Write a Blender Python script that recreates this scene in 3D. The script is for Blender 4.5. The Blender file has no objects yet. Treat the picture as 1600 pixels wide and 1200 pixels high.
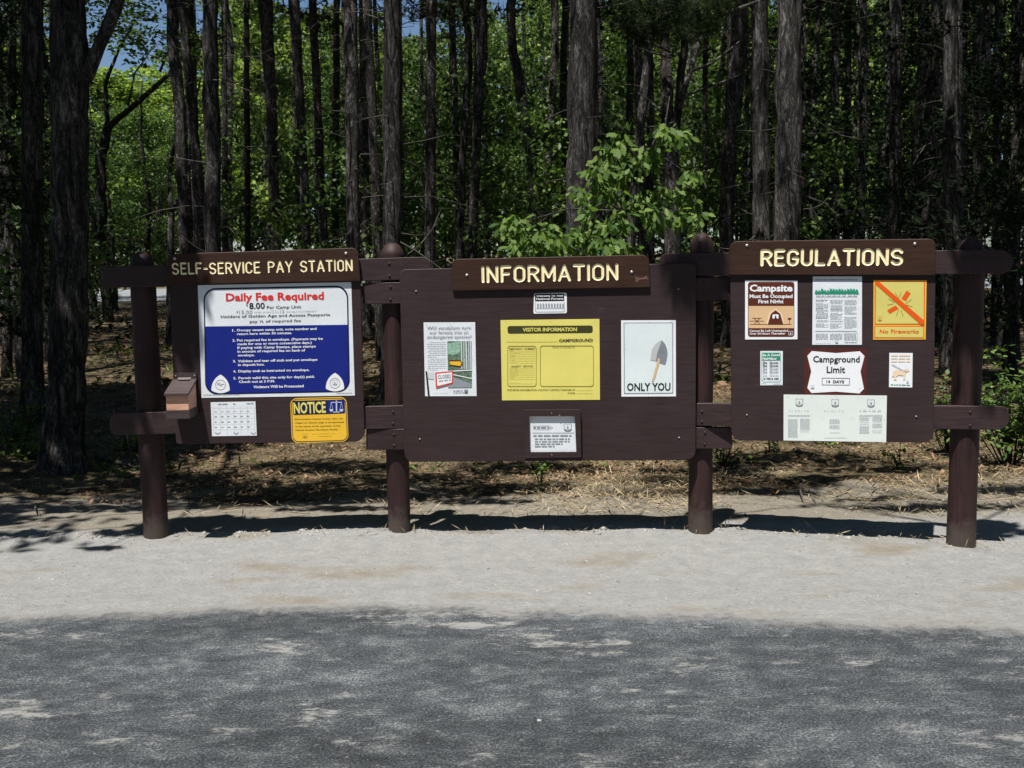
import bpy, bmesh, math, random
import numpy as np
from mathutils import Vector, Matrix
from mathutils.geometry import tessellate_polygon

# ------------------------------------------------------------------ camera, sky, sun, exposure
scene = bpy.context.scene
col = scene.collection
F, CAM_H = 1600.0, 1.65                       # focal length in photo pixels (1600 wide), eye height
ROLL, PITCH = math.radians(0.8), math.atan(175 / 1600)
cam_d = bpy.data.cameras.new("camera"); cam = bpy.data.objects.new("camera", cam_d); col.objects.link(cam)
cam_d.sensor_width = 36.0; cam_d.lens = 36.0 * F / 1600; cam_d.clip_start = 0.05; cam_d.clip_end = 2000
cam.matrix_world = Matrix.Translation((0, 0, CAM_H)) @ Matrix.Rotation(math.pi / 2 - PITCH, 4, 'X') @ Matrix.Rotation(-ROLL, 4, 'Z')
scene.camera = cam

SUN_T = Vector((0.15, 0.30, -1.0)).normalized()      # the way the sunlight travels
world = bpy.data.worlds.new("World"); scene.world = world; world.use_nodes = True
wn = world.node_tree; bg = wn.nodes["Background"]
sky = wn.nodes.new("ShaderNodeTexSky"); sky.sky_type = 'NISHITA'; sky.sun_disc = False
sky.sun_elevation = math.asin(-SUN_T.z); sky.sun_rotation = math.atan2(-SUN_T.x, -SUN_T.y)
sky.air_density = 1.0; sky.dust_density = 0.3; sky.ozone_density = 5.0
wn.links.new(sky.outputs[0], bg.inputs[0]); bg.inputs[1].default_value = 0.05
sun_d = bpy.data.lights.new("sun", 'SUN'); sun = bpy.data.objects.new("sun", sun_d); col.objects.link(sun)
sun_d.energy = 5.0; sun_d.angle = math.radians(0.53); sun_d.color = (1.0, 0.96, 0.90)
sun.rotation_euler = SUN_T.to_track_quat('-Z', 'Y').to_euler()
scene.view_settings.view_transform = 'Standard'; scene.view_settings.look = 'None'
scene.view_settings.exposure = 0.85; scene.view_settings.gamma = 1
cy = scene.cycles
cy.max_bounces = 5; cy.diffuse_bounces = 3; cy.glossy_bounces = 2; cy.transmission_bounces = 3; cy.transparent_max_bounces = 4

R = random.Random(7)
NR = np.random.RandomState(11)

# ------------------------------------------------------------------ geometry helpers
def ray(px, py):
    """direction through a point of the photograph (1600 x 1200)"""
    x, y = px - 800, 600 - py
    c, s = math.cos(ROLL), math.sin(ROLL)
    xw, yw = c * x + s * y, -s * x + c * y
    cp, sp = math.cos(PITCH), math.sin(PITCH)
    return Vector((xw, cp * F + sp * yw, -sp * F + cp * yw))

def at_y(px, py, Y):
    d = ray(px, py); return Vector((0, 0, CAM_H)) + d * (Y / d.y)

def at_ground(px, py, z=0.0):
    d = ray(px, py); return Vector((0, 0, CAM_H)) + d * ((z - CAM_H) / d.z)

def link(o, parent=None):
    col.objects.link(o)
    if parent is not None: o.parent = parent
    return o

def tag(o, label=None, cat=None, group=None, kind=None):
    if label: o["label"] = label
    if cat: o["category"] = cat
    if group: o["group"] = group
    if kind: o["kind"] = kind
    return o

def empty(name, loc, rz=0, label=None, cat=None, group=None):
    o = bpy.data.objects.new(name, None); o.empty_display_size = 0.1
    o.location = loc; o.rotation_euler = (0, 0, rz)
    link(o); return tag(o, label, cat, group)

def mesh_obj(name, verts, faces, mat, parent=None, smooth=False, mats=None, midx=None):
    me = bpy.data.meshes.new(name); me.from_pydata([tuple(v) for v in verts], [], [tuple(f) for f in faces])
    for m in (mats or [mat]): me.materials.append(m)
    if midx is not None: me.polygons.foreach_set("material_index", midx)
    if smooth: me.polygons.foreach_set("use_smooth", [True] * len(me.polygons))
    me.update()
    return link(bpy.data.objects.new(name, me), parent)

def fast_mesh(name, V, k, mat):
    """V: (n*k,3) array of n separate k-gons"""
    V = np.asarray(V, dtype=np.float32).reshape(-1, 3); nv = len(V); nf = nv // k
    me = bpy.data.meshes.new(name)
    me.vertices.add(nv); me.vertices.foreach_set("co", V.ravel())
    me.loops.add(nv); me.loops.foreach_set("vertex_index", np.arange(nv, dtype=np.int32))
    me.polygons.add(nf); me.polygons.foreach_set("loop_start", np.arange(0, nv, k, dtype=np.int32))
    try: me.polygons.foreach_set("loop_total", np.full(nf, k, dtype=np.int32))
    except Exception: pass
    me.update(calc_edges=True); me.validate()
    if mat: me.materials.append(mat)
    return me

class MB:
    def __init__(s): s.v = []; s.f = []
    def add(s, v, f):
        b = len(s.v); s.v += [tuple(x) for x in v]; s.f += [tuple(i + b for i in q) for q in f]
    def tube(s, pts, rads, n=8, caps=True, lump=0.0, rnd=None):
        pts = [Vector(p) for p in pts]; b = len(s.v); m = len(pts); up = None
        for i, p in enumerate(pts):
            d = (pts[min(i + 1, m - 1)] - pts[max(i - 1, 0)])
            d = d.normalized() if d.length > 1e-9 else Vector((0, 0, 1))
            if up is None: up = Vector((1, 0, 0)) if abs(d.x) < .9 else Vector((0, 1, 0))
            a = (up - d * up.dot(d)).normalized(); c = d.cross(a); up = a
            for k in range(n):
                t = 2 * math.pi * k / n
                r = rads[i] * (1 + (rnd.uniform(-lump, lump) if rnd else 0))
                s.v.append(tuple(p + (a * math.cos(t) + c * math.sin(t)) * r))
        for i in range(m - 1):
            for k in range(n):
                k2 = (k + 1) % n
                s.f.append((b + i * n + k, b + i * n + k2, b + (i + 1) * n + k2, b + (i + 1) * n + k))
        if caps:
            s.f.append(tuple(b + k for k in reversed(range(n)))); s.f.append(tuple(b + (m - 1) * n + k for k in range(n)))
    def box(s, x0, x1, y0, y1, z0, z1):
        s.add([(x0, y0, z0), (x1, y0, z0), (x1, y1, z0), (x0, y1, z0), (x0, y0, z1), (x1, y0, z1), (x1, y1, z1), (x0, y1, z1)],
              [(0, 3, 2, 1), (4, 5, 6, 7), (0, 1, 5, 4), (1, 2, 6, 5), (2, 3, 7, 6), (3, 0, 4, 7)])
    def lathe(s, prof, n=24, c=(0, 0, 0)):
        b = len(s.v)
        for r, z in prof:
            for k in range(n):
                t = 2 * math.pi * k / n; s.v.append((c[0] + r * math.cos(t), c[1] + r * math.sin(t), c[2] + z))
        for i in range(len(prof) - 1):
            for k in range(n):
                k2 = (k + 1) % n; s.f.append((b + i * n + k, b + i * n + k2, b + (i + 1) * n + k2, b + (i + 1) * n + k))
        s.f.append(tuple(b + k for k in reversed(range(n)))); s.f.append(tuple(b + (len(prof) - 1) * n + k for k in range(n)))
    def build(s, name, mat, parent=None, smooth=False): return mesh_obj(name, s.v, s.f, mat, parent, smooth)

def vnoise(x, y, seed=0):
    """smooth value noise on numpy arrays, 0..1"""
    xi = np.floor(x).astype(np.int64); yi = np.floor(y).astype(np.int64); xf = x - xi; yf = y - yi
    def h(a, b):
        n = (a * 374761393 + b * 668265263 + seed * 982451653) & 0x7fffffff
        n = ((n ^ (n >> 13)) * 1274126177) & 0x7fffffff
        return ((n ^ (n >> 16)) & 0xffff) / 65535.0
    u = xf * xf * (3 - 2 * xf); v = yf * yf * (3 - 2 * yf)
    return (h(xi, yi) * (1 - u) + h(xi + 1, yi) * u) * (1 - v) + (h(xi, yi + 1) * (1 - u) + h(xi + 1, yi + 1) * u) * v
def fbm(x, y, oct=4, seed=0):
    t = 0; a = .5
    for i in range(oct):
        t = t + a * vnoise(x, y, seed + i); x = x * 2.03 + 17; y = y * 2.03 + 5; a *= .5
    return t / (1 - .5 ** oct)

# ------------------------------------------------------------------ materials
def nodes(name):
    m = bpy.data.materials.new(name); m.use_nodes = True
    nt = m.node_tree; return m, nt, nt.nodes["Principled BSDF"], nt.nodes.new, nt.links.new

def ramp(nt, stops):
    r = nt.nodes.new("ShaderNodeValToRGB"); cr = r.color_ramp
    while len(cr.elements) < len(stops): cr.elements.new(0.5)
    for e, (p, c) in zip(cr.elements, stops):
        e.position = p; e.color = (c, c, c, 1) if isinstance(c, (int, float)) else (*c, 1)
    return r

def noise(nt, scale, detail=4, coord='Object', sc=(1, 1, 1), rough=.55, dist=0, loc=(0, 0, 0)):
    tc = nt.nodes.new("ShaderNodeTexCoord"); mp = nt.nodes.new("ShaderNodeMapping"); mp.inputs['Scale'].default_value = sc; mp.inputs['Location'].default_value = loc
    n = nt.nodes.new("ShaderNodeTexNoise"); n.inputs['Scale'].default_value = scale; n.inputs['Detail'].default_value = detail
    n.inputs['Roughness'].default_value = rough; n.inputs['Distortion'].default_value = dist
    nt.links.new(tc.outputs[coord], mp.inputs[0]); nt.links.new(mp.outputs[0], n.inputs['Vector']); return n

def mixc(nt, fac, a, b, mode='MIX'):
    m = nt.nodes.new("ShaderNodeMix"); m.data_type = 'RGBA'; m.blend_type = mode
    for i, v in ((0, fac), (6, a), (7, b)):
        if hasattr(v, 'is_linked') or hasattr(v, 'links'): nt.links.new(v, m.inputs[i])
        elif i == 0: m.inputs[0].default_value = v
        else: m.inputs[i].default_value = (*v, 1)
    return m.outputs[2]

def bump(nt, bsdf, h, strength, dist):
    b = nt.nodes.new("ShaderNodeBump"); b.inputs['Strength'].default_value = strength; b.inputs['Distance'].default_value = dist
    nt.links.new(h, b.inputs['Height']); nt.links.new(b.outputs[0], bsdf.inputs['Normal'])

def simple(name, c, rough=.6, var=.12, scale=30, spec=.3, metal=0, b=0.0):
    m, nt, bs, N, L = nodes(name)
    n = noise(nt, scale, 4)
    lo = tuple(x * (1 - var) for x in c); hi = tuple(min(1, x * (1 + var)) for x in c)
    r = ramp(nt, [(.3, lo), (.7, hi)]); L(n.outputs[0], r.inputs[0]); L(r.outputs[0], bs.inputs['Base Color'])
    bs.inputs['Roughness'].default_value = rough; bs.inputs['Specular IOR Level'].default_value = spec; bs.inputs['Metallic'].default_value = metal
    if b: bump(nt, bs, n.outputs[0], b, .004)
    return m

def painted_wood(name, c, c2, grain=(2.5, 25, 25), spec=.25, wear=None, mul=(.72, 1.12), dirt=False):
    m, nt, bs, N, L = nodes(name)
    g = noise(nt, 2.2, 6, sc=grain, rough=.65, dist=.6); big = noise(nt, 2.3, 4)
    r = ramp(nt, [(.3, c), (.72, c2)]); L(big.outputs[0], r.inputs[0])
    rg = ramp(nt, [(.35, mul[0]), (.6, mul[1])]); L(g.outputs[0], rg.inputs[0])
    o = mixc(nt, .8, r.outputs[0], rg.outputs[0], 'MULTIPLY')
    if wear:
        w = noise(nt, 9, 8, rough=.75); rw = ramp(nt, [(.625, 0.0), (.68, .7)]); L(w.outputs[0], rw.inputs[0]); o = mixc(nt, rw.outputs[0], o, wear)
    if dirt:
        tc = N("ShaderNodeTexCoord"); sx = N("ShaderNodeSeparateXYZ"); L(tc.outputs['Object'], sx.inputs[0]); dn = noise(nt, 14, 6, rough=.7)
        ma = N("ShaderNodeMath"); ma.operation = 'MULTIPLY_ADD'; ma.inputs[1].default_value = -.35; L(dn.outputs[0], ma.inputs[0]); L(sx.outputs[2], ma.inputs[2])
        rz_ = ramp(nt, [(0.0, .28), (.10, 0.0)]); ab = N("ShaderNodeMath"); ab.operation = 'ADD'; ab.inputs[1].default_value = .09; L(ma.outputs[0], ab.inputs[0]); L(ab.outputs[0], rz_.inputs[0]); o = mixc(nt, rz_.outputs[0], o, (.16, .14, .12))
    L(o, bs.inputs['Base Color'])
    rr = ramp(nt, [(.3, .5), (.7, .72)]); L(g.outputs[0], rr.inputs[0]); L(rr.outputs[0], bs.inputs['Roughness'])
    bs.inputs['Specular IOR Level'].default_value = spec
    bump(nt, bs, g.outputs[0], .35, .003)
    return m

M = {}
M['panel'] = painted_wood('board_paint', (.0285, .0165, .018), (.037, .0225, .0245), wear=(.05, .034, .036), mul=(.86, 1.05))
M['rail'] = painted_wood('rail_paint', (.030, .0175, .019), (.042, .025, .028), wear=(.06, .04, .04))
M['post'] = painted_wood('post_paint', (.024, .0115, .012), (.042, .020, .020), grain=(30, 30, 1.6), wear=(.075, .05, .045), mul=(.5, 1.2), dirt=True)
M['header'] = painted_wood('header_paint', (.031, .0125, .0075), (.040, .0165, .0105))
M['cream'] = simple('cream_routed_lettering_paint', (.88, .77, .47), .6, .06, 60)
M['bolt'] = simple('galvanised_bolt', (.45, .45, .45), .45, .2, 80, .5, .6)
M['darkbolt'] = simple('painted_bolt', (.03, .018, .018), .5, .2, 80)
M['paper'] = simple('white_paper', (.70, .74, .79), .45, .05, 6, .35, b=.6)
M['paper2'] = simple('pale_green_white_paper', (.68, .735, .715), .5, .03, 6, .35)
M['blue'] = simple('navy_blue_print', (.007, .017, .20), .4, .08, 5, .35)
M['navy'] = simple('dark_navy_print', (.008, .012, .055), .4, .08, 5)
M['red'] = simple('red_print', (.62, .03, .025), .45, .05, 8)
M['black'] = simple('black_print', (.012, .012, .014), .5, .1, 8)
M['grey'] = simple('grey_print', (.26, .29, .33), .5, .1, 8)
M['pale'] = simple('pale_grey_print', (.54, .58, .61), .5, .06, 8)
M['white'] = simple('white_print', (.78, .80, .84), .45, .03, 8)
M['yellow'] = simple('yellow_paper', (.70, .63, .16), .5, .05, 5, .3)
M['gold'] = simple('golden_yellow_enamel', (.78, .47, .035), .35, .05, 5, .4)
M['olive'] = simple('dark_olive_print', (.045, .045, .015), .5, .08, 8)
M['oline'] = simple('olive_line_print', (.25, .22, .03), .5, .08, 8)
M['maroon'] = simple('brown_sign_print', (.10, .022, .012), .45, .08, 8)
M['tan'] = simple('tan_sign_print', (.66, .45, .25), .45, .05, 8)
M['ltan'] = simple('light_tan_print', (.78, .60, .42), .45, .05, 8)
M['green'] = simple('green_print', (.02, .26, .15), .45, .08, 8)
M['lime'] = simple('yellow_green_sign', (.62, .56, .16), .4, .05, 5, .35)
M['orange'] = simple('orange_print', (.72, .10, .008), .4, .06, 8)
M['orangey'] = simple('orange_yellow_print', (.80, .42, .05), .4, .06, 8)
M['steel'] = simple('brushed_grey_blade_print', (.22, .24, .28), .4, .2, 4)
M['steel2'] = simple('pale_blade_print', (.48, .50, .50), .4, .1, 4)
M['redbrown'] = simple('dark_red_backing', (.075, .016, .012), .55, .15, 12)
M['bark_line'] = simple('scratch_bare_wood', (.12, .065, .05), .7, .2, 50)
M['barewood'] = painted_wood('bare_cedar_wood', (.50, .25, .17), (.62, .36, .26), grain=(2, 22, 22))
M['boxpaint'] = painted_wood('box_paint', (.045, .032, .034), (.062, .046, .048), grain=(2, 22, 22))
M['hinge'] = simple('zinc_hinge', (.25, .22, .22), .45, .2, 60, .5, .5)

def bark(name, c0, c1, c2, sx=9, sz=1.6, bs_=.9):
    m, nt, bs, N, L = nodes(name)
    a = noise(nt, 1.0, 10, sc=(sx, sx, sz), rough=.78, dist=1.6); b = noise(nt, .8, 5, sc=(1, 1, .5), rough=.6); fine = noise(nt, 1.0, 6, sc=(sx * 6, sx * 6, sz * 9), rough=.7, dist=.5)
    ad = N("ShaderNodeMath"); ad.operation = 'MULTIPLY_ADD'; ad.inputs[1].default_value = .35; L(fine.outputs[0], ad.inputs[0]); L(a.outputs[0], ad.inputs[2])
    r = ramp(nt, [(.50, tuple(x * .4 for x in c0)), (.60, c0), (.70, c1), (.86, c2)]); L(ad.outputs[0], r.inputs[0])
    r2 = ramp(nt, [(.35, .55), (.65, 1.35)]); L(b.outputs[0], r2.inputs[0]); o = mixc(nt, 1.0, r.outputs[0], r2.outputs[0], 'MULTIPLY')
    oi = N("ShaderNodeObjectInfo"); ro = ramp(nt, [(0, .7), (1, 1.25)]); L(oi.outputs['Random'], ro.inputs[0]); o = mixc(nt, 1.0, o, ro.outputs[0], 'MULTIPLY')
    L(o, bs.inputs['Base Color']); bs.inputs['Roughness'].default_value = .9; bs.inputs['Specular IOR Level'].default_value = .1
    bump(nt, bs, ad.outputs[0], bs_, .05)
    return m
M['bark'] = bark('grey_bark', (.022, .020, .019), (.060, .056, .054), (.30, .29, .28), 12, 2.6)
M['pinebark'] = bark('pine_bark', (.030, .026, .023), (.065, .060, .056), (.40, .385, .37), 14, 5)
M['deadwood'] = simple('dead_branch_wood', (.06, .054, .048), .9, .5, 3, .1)

def leafmat(name, c0, c1, trans=.35, rough=.5, spec=.3):
    m, nt, bs, N, L = nodes(name)
    g = N("ShaderNodeNewGeometry"); oi = N("ShaderNodeObjectInfo")
    r = ramp(nt, [(0, c0), (1, c1)]); L(g.outputs['Random Per Island'], r.inputs[0])
    r2 = ramp(nt, [(0, .75), (1, 1.2)]); L(oi.outputs['Random'], r2.inputs[0])
    o = mixc(nt, 1.0, r.outputs[0], r2.outputs[0], 'MULTIPLY')
    L(o, bs.inputs['Base Color']); bs.inputs['Roughness'].default_value = rough; bs.inputs['Specular IOR Level'].default_value = spec
    tr = N("ShaderNodeBsdfTranslucent"); o2 = mixc(nt, 1.0, o, (1.0, 1.2, .55), 'MULTIPLY'); L(o2, tr.inputs[0])
    mx = N("ShaderNodeMixShader"); mx.inputs[0].default_value = trans; L(bs.outputs[0], mx.inputs[1]); L(tr.outputs[0], mx.inputs[2])
    L(mx.outputs[0], nt.nodes["Material Output"].inputs[0])
    return m
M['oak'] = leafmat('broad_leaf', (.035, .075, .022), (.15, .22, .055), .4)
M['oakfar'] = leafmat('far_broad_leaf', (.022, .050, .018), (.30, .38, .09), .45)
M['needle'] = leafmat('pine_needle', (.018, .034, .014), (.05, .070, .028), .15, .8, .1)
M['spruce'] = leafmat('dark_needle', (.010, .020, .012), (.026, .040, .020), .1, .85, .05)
M['fresh'] = leafmat('fresh_lobed_leaf', (.04, .11, .02), (.18, .27, .05), .45, .6)
M['straw'] = leafmat('dry_straw', (.16, .11, .06), (.50, .41, .25), .1, .7)
M['litter'] = leafmat('dry_leaf_litter', (.10, .055, .028), (.30, .18, .10), .1, .7)
M['weed'] = leafmat('weed_leaf', (.05, .11, .015), (.14, .22, .03), .35)

# ground material: pale gravel shoulder in front, sandy strip, needle litter behind
def ground_mat():
    m, nt, bs, N, L = nodes('ground_soil')
    at = N("ShaderNodeAttribute"); at.attribute_name = 'zone'; sep = N("ShaderNodeSeparateColor"); L(at.outputs['Color'], sep.inputs[0])
    fine = noise(nt, 55, 8, rough=.78, sc=(.7, 1.2, 1)); mid = noise(nt, 9, 6, rough=.65); big = noise(nt, 1.1, 5, sc=(1, 2.2, 1))
    rs = ramp(nt, [(.29, (.12, .115, .105)), (.37, (.25, .248, .238)), (.56, (.305, .306, .298)), (.75, (.40, .402, .39))]); L(fine.outputs[0], rs.inputs[0])
    rb = ramp(nt, [(.40, 0.0), (.56, .0), (.68, .8)]); L(big.outputs[0], rb.inputs[0])
    shoulder = mixc(nt, rb.outputs[0], rs.outputs[0], (.235, .205, .155))
    rmid = ramp(nt, [(.3, .84), (.7, 1.08)]); L(mid.outputs[0], rmid.inputs[0]); shoulder = mixc(nt, 1.0, shoulder, rmid.outputs[0], 'MULTIPLY')
    rd = ramp(nt, [(.3, (.13, .115, .09)), (.7, (.30, .27, .225))]); L(fine.outputs[0], rd.inputs[0])
    lb = noise(nt, 2.2, 6, rough=.7); rl0 = ramp(nt, [(.34, (.018, .013, .008)), (.46, (.065, .048, .029)), (.57, (.19, .145, .09)), (.70, (.38, .31, .20))])
    lit = noise(nt, 45, 6, rough=.75, sc=(1, 1.4, 1)); L(lit.outputs[0], rl0.inputs[0])
    rlb = ramp(nt, [(.38, .45), (.62, 1.3)]); L(lb.outputs[0], rlb.inputs[0]); rl0o = mixc(nt, 1.0, rl0.outputs[0], rlb.outputs[0], 'MULTIPLY')
    gr = ramp(nt, [(.5, 0.0), (.68, .6)]); L(mid.outputs[0], gr.inputs[0])
    lo = mixc(nt, gr.outputs[0], rl0o, (.065, .075, .025))
    o = mixc(nt, sep.outputs[0], shoulder, rd.outputs[0]); o = mixc(nt, sep.outputs[1], o, lo)
    L(o, bs.inputs['Base Color']); bs.inputs['Roughness'].default_value = .95; bs.inputs['Specular IOR Level'].default_value = .1
    ad = N("ShaderNodeMath"); ad.operation = 'ADD'; L(fine.outputs[0], ad.inputs[0]); L(mid.outputs[0], ad.inputs[1])
    bump(nt, bs, ad.outputs[0], 1.0, .02)
    return m
M['ground'] = ground_mat()

def asphalt_mat():
    m, nt, bs, N, L = nodes('worn_asphalt')
    at = N("ShaderNodeAttribute"); at.attribute_name = 'edge'
    ag = noise(nt, 95, 5, rough=.9); mid = noise(nt, 6.5, 10, sc=(.8, 1.3, 1), rough=.74, dist=.25); big = noise(nt, 1.1, 5, sc=(.45, 1.5, 1))
    r0 = ramp(nt, [(.34, (.028, .031, .035)), (.50, (.052, .058, .064)), (.68, (.125, .133, .138))]); L(mid.outputs[0], r0.inputs[0])
    ra = ramp(nt, [(.40, .35), (.5, .85), (.60, 2.5)]); L(ag.outputs[0], ra.inputs[0])
    o = mixc(nt, 1.0, r0.outputs[0], ra.outputs[0], 'MULTIPLY')
    rb = ramp(nt, [(.35, .82), (.65, 1.4)]); L(big.outputs[0], rb.inputs[0]); o = mixc(nt, 1.0, o, rb.outputs[0], 'MULTIPLY')
    # pale dust patches lying on it
    d = noise(nt, 4.6, 12, sc=(.8, 1.6, 1), rough=.8, dist=.1, loc=(3.3, 1.7, 0))
    bigd = noise(nt, 1.3, 3, sc=(.7, 1.4, 1), loc=(7.1, 2.2, 0)); ada = N('ShaderNodeMath'); ada.operation = 'MULTIPLY_ADD'; ada.inputs[1].default_value = .55; ada.inputs[2].default_value = -.275; L(bigd.outputs[0], ada.inputs[0]); adb = N('ShaderNodeMath'); adb.operation = 'ADD'; L(ada.outputs[0], adb.inputs[0]); L(d.outputs[0], adb.inputs[1])
    rd = ramp(nt, [(.58, 0.0), (.615, .5), (.66, .95)]); L(adb.outputs[0], rd.inputs[0]); o = mixc(nt, rd.outputs[0], o, (.28, .28, .268))
    sp = noise(nt, 48, 5, sc=(.9, 1.1, 1), rough=.65); rsp = ramp(nt, [(.635, 0.0), (.67, .85)]); L(sp.outputs[0], rsp.inputs[0]); o = mixc(nt, rsp.outputs[0], o, (.27, .27, .255))
    # grit washed over the edge
    en = noise(nt, 15, 8, rough=.75); sub = N("ShaderNodeMath"); sub.operation = 'SUBTRACT'; L(at.outputs['Fac'], sub.inputs[0]); 
    ml = N("ShaderNodeMath"); ml.operation = 'MULTIPLY'; ml.inputs[1].default_value = .4; L(en.outputs[0], ml.inputs[0]); L(ml.outputs[0], sub.inputs[1])
    re = ramp(nt, [(0.0, 1.0), (.05, .55), (.14, 0.0)]); sh = N("ShaderNodeMath"); sh.operation = 'ADD'; sh.inputs[1].default_value = .17; L(sub.outputs[0], sh.inputs[0]); L(sh.outputs[0], re.inputs[0])
    o = mixc(nt, re.outputs[0], o, (.235, .232, .222))
    L(o, bs.inputs['Base Color']); bs.inputs['Roughness'].default_value = .85; bs.inputs['Specular IOR Level'].default_value = .25
    ad = N("ShaderNodeMath"); ad.operation = 'ADD'; L(ag.outputs[0], ad.inputs[0]); L(mid.outputs[0], ad.inputs[1])
    bump(nt, bs, ad.outputs[0], .9, .012)
    return m
M['asphalt'] = asphalt_mat()
M['stone'] = simple('pebble_stone', (.24, .23, .215), .9, .35, 3, .2)

# ------------------------------------------------------------------ ground and roads
EDGE = [(-60, 973), (0, 962), (100, 957), (200, 953), (300, 948), (400, 945), (500, 942), (600, 940), (700, 944), (800, 948), (900, 950), (1000, 955), (1150, 961), (1300, 968), (1450, 973), (1600, 978), (1700, 982)]
EX = np.array([at_ground(*p).x for p in EDGE]); EY = np.array([at_ground(*p).y for p in EDGE])
def road_edge(x):
    x = np.asarray(x, dtype=float); y = np.interp(x, EX, EY)
    return y + (fbm(x * 4, x * 0, 4, 5) - .5) * .10 + (fbm(x * 16, x * 0, 4, 8) - .5) * .05
ZP = ([-200, 8.5, 14, 20, 30, 38, 60, 100, 200], [0, 0, .18, .42, .88, 1.27, 1.9, 3.2, 5.0])
def gz(x, y):
    x = np.asarray(x, dtype=float); y = np.asarray(y, dtype=float)
    z = np.interp(y, *ZP)
    amp = np.clip((y - 6.3) / 2.0, 0, 1) * np.clip((27 - y) / 4, 0, 1)
    z = z + amp * ((fbm(x * .9, y * .9, 3, 21) - .5) * .16 + (fbm(x * 5, y * 5, 3, 31) - .5) * .05)
    sh = np.clip((y - road_edge(x) - .03) / .25, 0, 1)
    ridge = np.exp(-((y - 6.42 - (fbm(x * 2, x * 0, 3, 77) - .5) * .3) / .10) ** 2)
    z = z + sh * ((fbm(x * 3, y * 3, 3, 41) - .5) * .02 + (fbm(x * 14, y * 14, 4, 51) - .5) * .014) * np.clip((24 - y) / 4, 0, 1) + ridge * .018 * fbm(x * 9, y * 9, 3, 61)
    return z - (1 - sh) * .006
def axis(lo, hi, a, b, step, grow=1.12):
    v = list(np.arange(a, b, step)); s = step; x = a
    L_ = []
    while x > lo: s *= grow; x -= s; L_.append(max(x, lo))
    s = step; x = v[-1]; H_ = []
    while x < hi: s *= grow; x += s; H_.append(min(x, hi))
    return np.array(L_[::-1] + v + H_)
gx = axis(-170, 170, -4.6, 4.6, .03); gy = np.concatenate([axis(-40, 9.0, 4.3, 8.9, .025)[:-1][:-0 or None], axis(9.0, 190, 9.0, 10, .08)])
gy = np.unique(np.round(gy, 4))
X, Y = np.meshgrid(gx, gy); Z = gz(X, Y)
nx, ny = len(gx), len(gy)
me = bpy.data.meshes.new("ground")
V = np.stack([X, Y, Z], -1).reshape(-1, 3).astype(np.float32)
me.vertices.add(len(V)); me.vertices.foreach_set("co", V.ravel())
i = np.arange(ny - 1)[:, None] * nx + np.arange(nx - 1)[None, :]
Q = np.stack([i, i + 1, i + nx + 1, i + nx], -1).reshape(-1, 4).astype(np.int32)
me.loops.add(Q.size); me.loops.foreach_set("vertex_index", Q.ravel()); me.polygons.add(len(Q)); me.polygons.foreach_set("loop_start", np.arange(0, Q.size, 4, dtype=np.int32))
me.update(calc_edges=True); me.polygons.foreach_set("use_smooth", [True] * len(Q))
zone = me.color_attributes.new("zone", 'FLOAT_COLOR', 'POINT')
n1 = fbm(X * 1.3, Y * 1.3, 5, 3)
soil = np.clip((Y - 6.5 + (n1 - .5) * .5 + (fbm(X * 12, Y * 12, 3, 4) - .5) * .25) / .18, 0, 1)
litz = np.clip((Y - 7.35 + (n1 - .5) * 1.6 + (fbm(X * 9, Y * 9, 3, 9) - .5) * .5) / .4, 0, 1)
C = np.ones((len(V), 4), dtype=np.float32); C[:, 0] = soil.ravel(); C[:, 1] = litz.ravel(); C[:, 2] = 0
zone.data.foreach_set("color", C.ravel()); me.materials.append(M['ground'])
g = link(bpy.data.objects.new("ground", me)); g["kind"] = "structure"

def sheet(name, xs, rows, mat, edge=None):
    """rows(t, xs) -> y ; grid sheet"""
    ts = np.linspace(0, 1, 24) ** .6 if name == 'road' else np.linspace(0, 1, 8)
    vs = []; es = []
    for t in ts:
        y = rows(t, xs); z = (gz(xs, y) * 0 if name == 'road' else np.interp(y, *ZP)) + (.0 if name == 'road' else .02)
        vs.append(np.stack([xs, y, z], -1)); es.append(road_edge(xs) - y if name == 'road' else y * 0 + 1)
    n = len(xs); V = np.concatenate(vs); i = (np.arange(len(ts) - 1)[:, None] * n + np.arange(n - 1)[None]).ravel()
    o = mesh_obj(name, V, np.stack([i, i + 1, i + n + 1, i + n], -1).tolist(), mat)
    a = o.data.attributes.new('edge', 'FLOAT', 'POINT'); a.data.foreach_set('value', np.concatenate(es).astype(np.float32)); o["kind"] = "structure"; return o
xs = np.concatenate([np.linspace(-60, -4, 30)[:-1], np.arange(-4, 4, .012), np.linspace(4, 60, 30)])
sheet("road", xs, lambda t, x: -6 + (road_edge(x) + 6) * t, M['asphalt'])
sheet("far_road", np.linspace(-90, 90, 60), lambda t, x: 31.0 + 6.0 * t + x * .02, simple('far_asphalt', (.17, .18, .19), .9, .2, 1.5))

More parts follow.
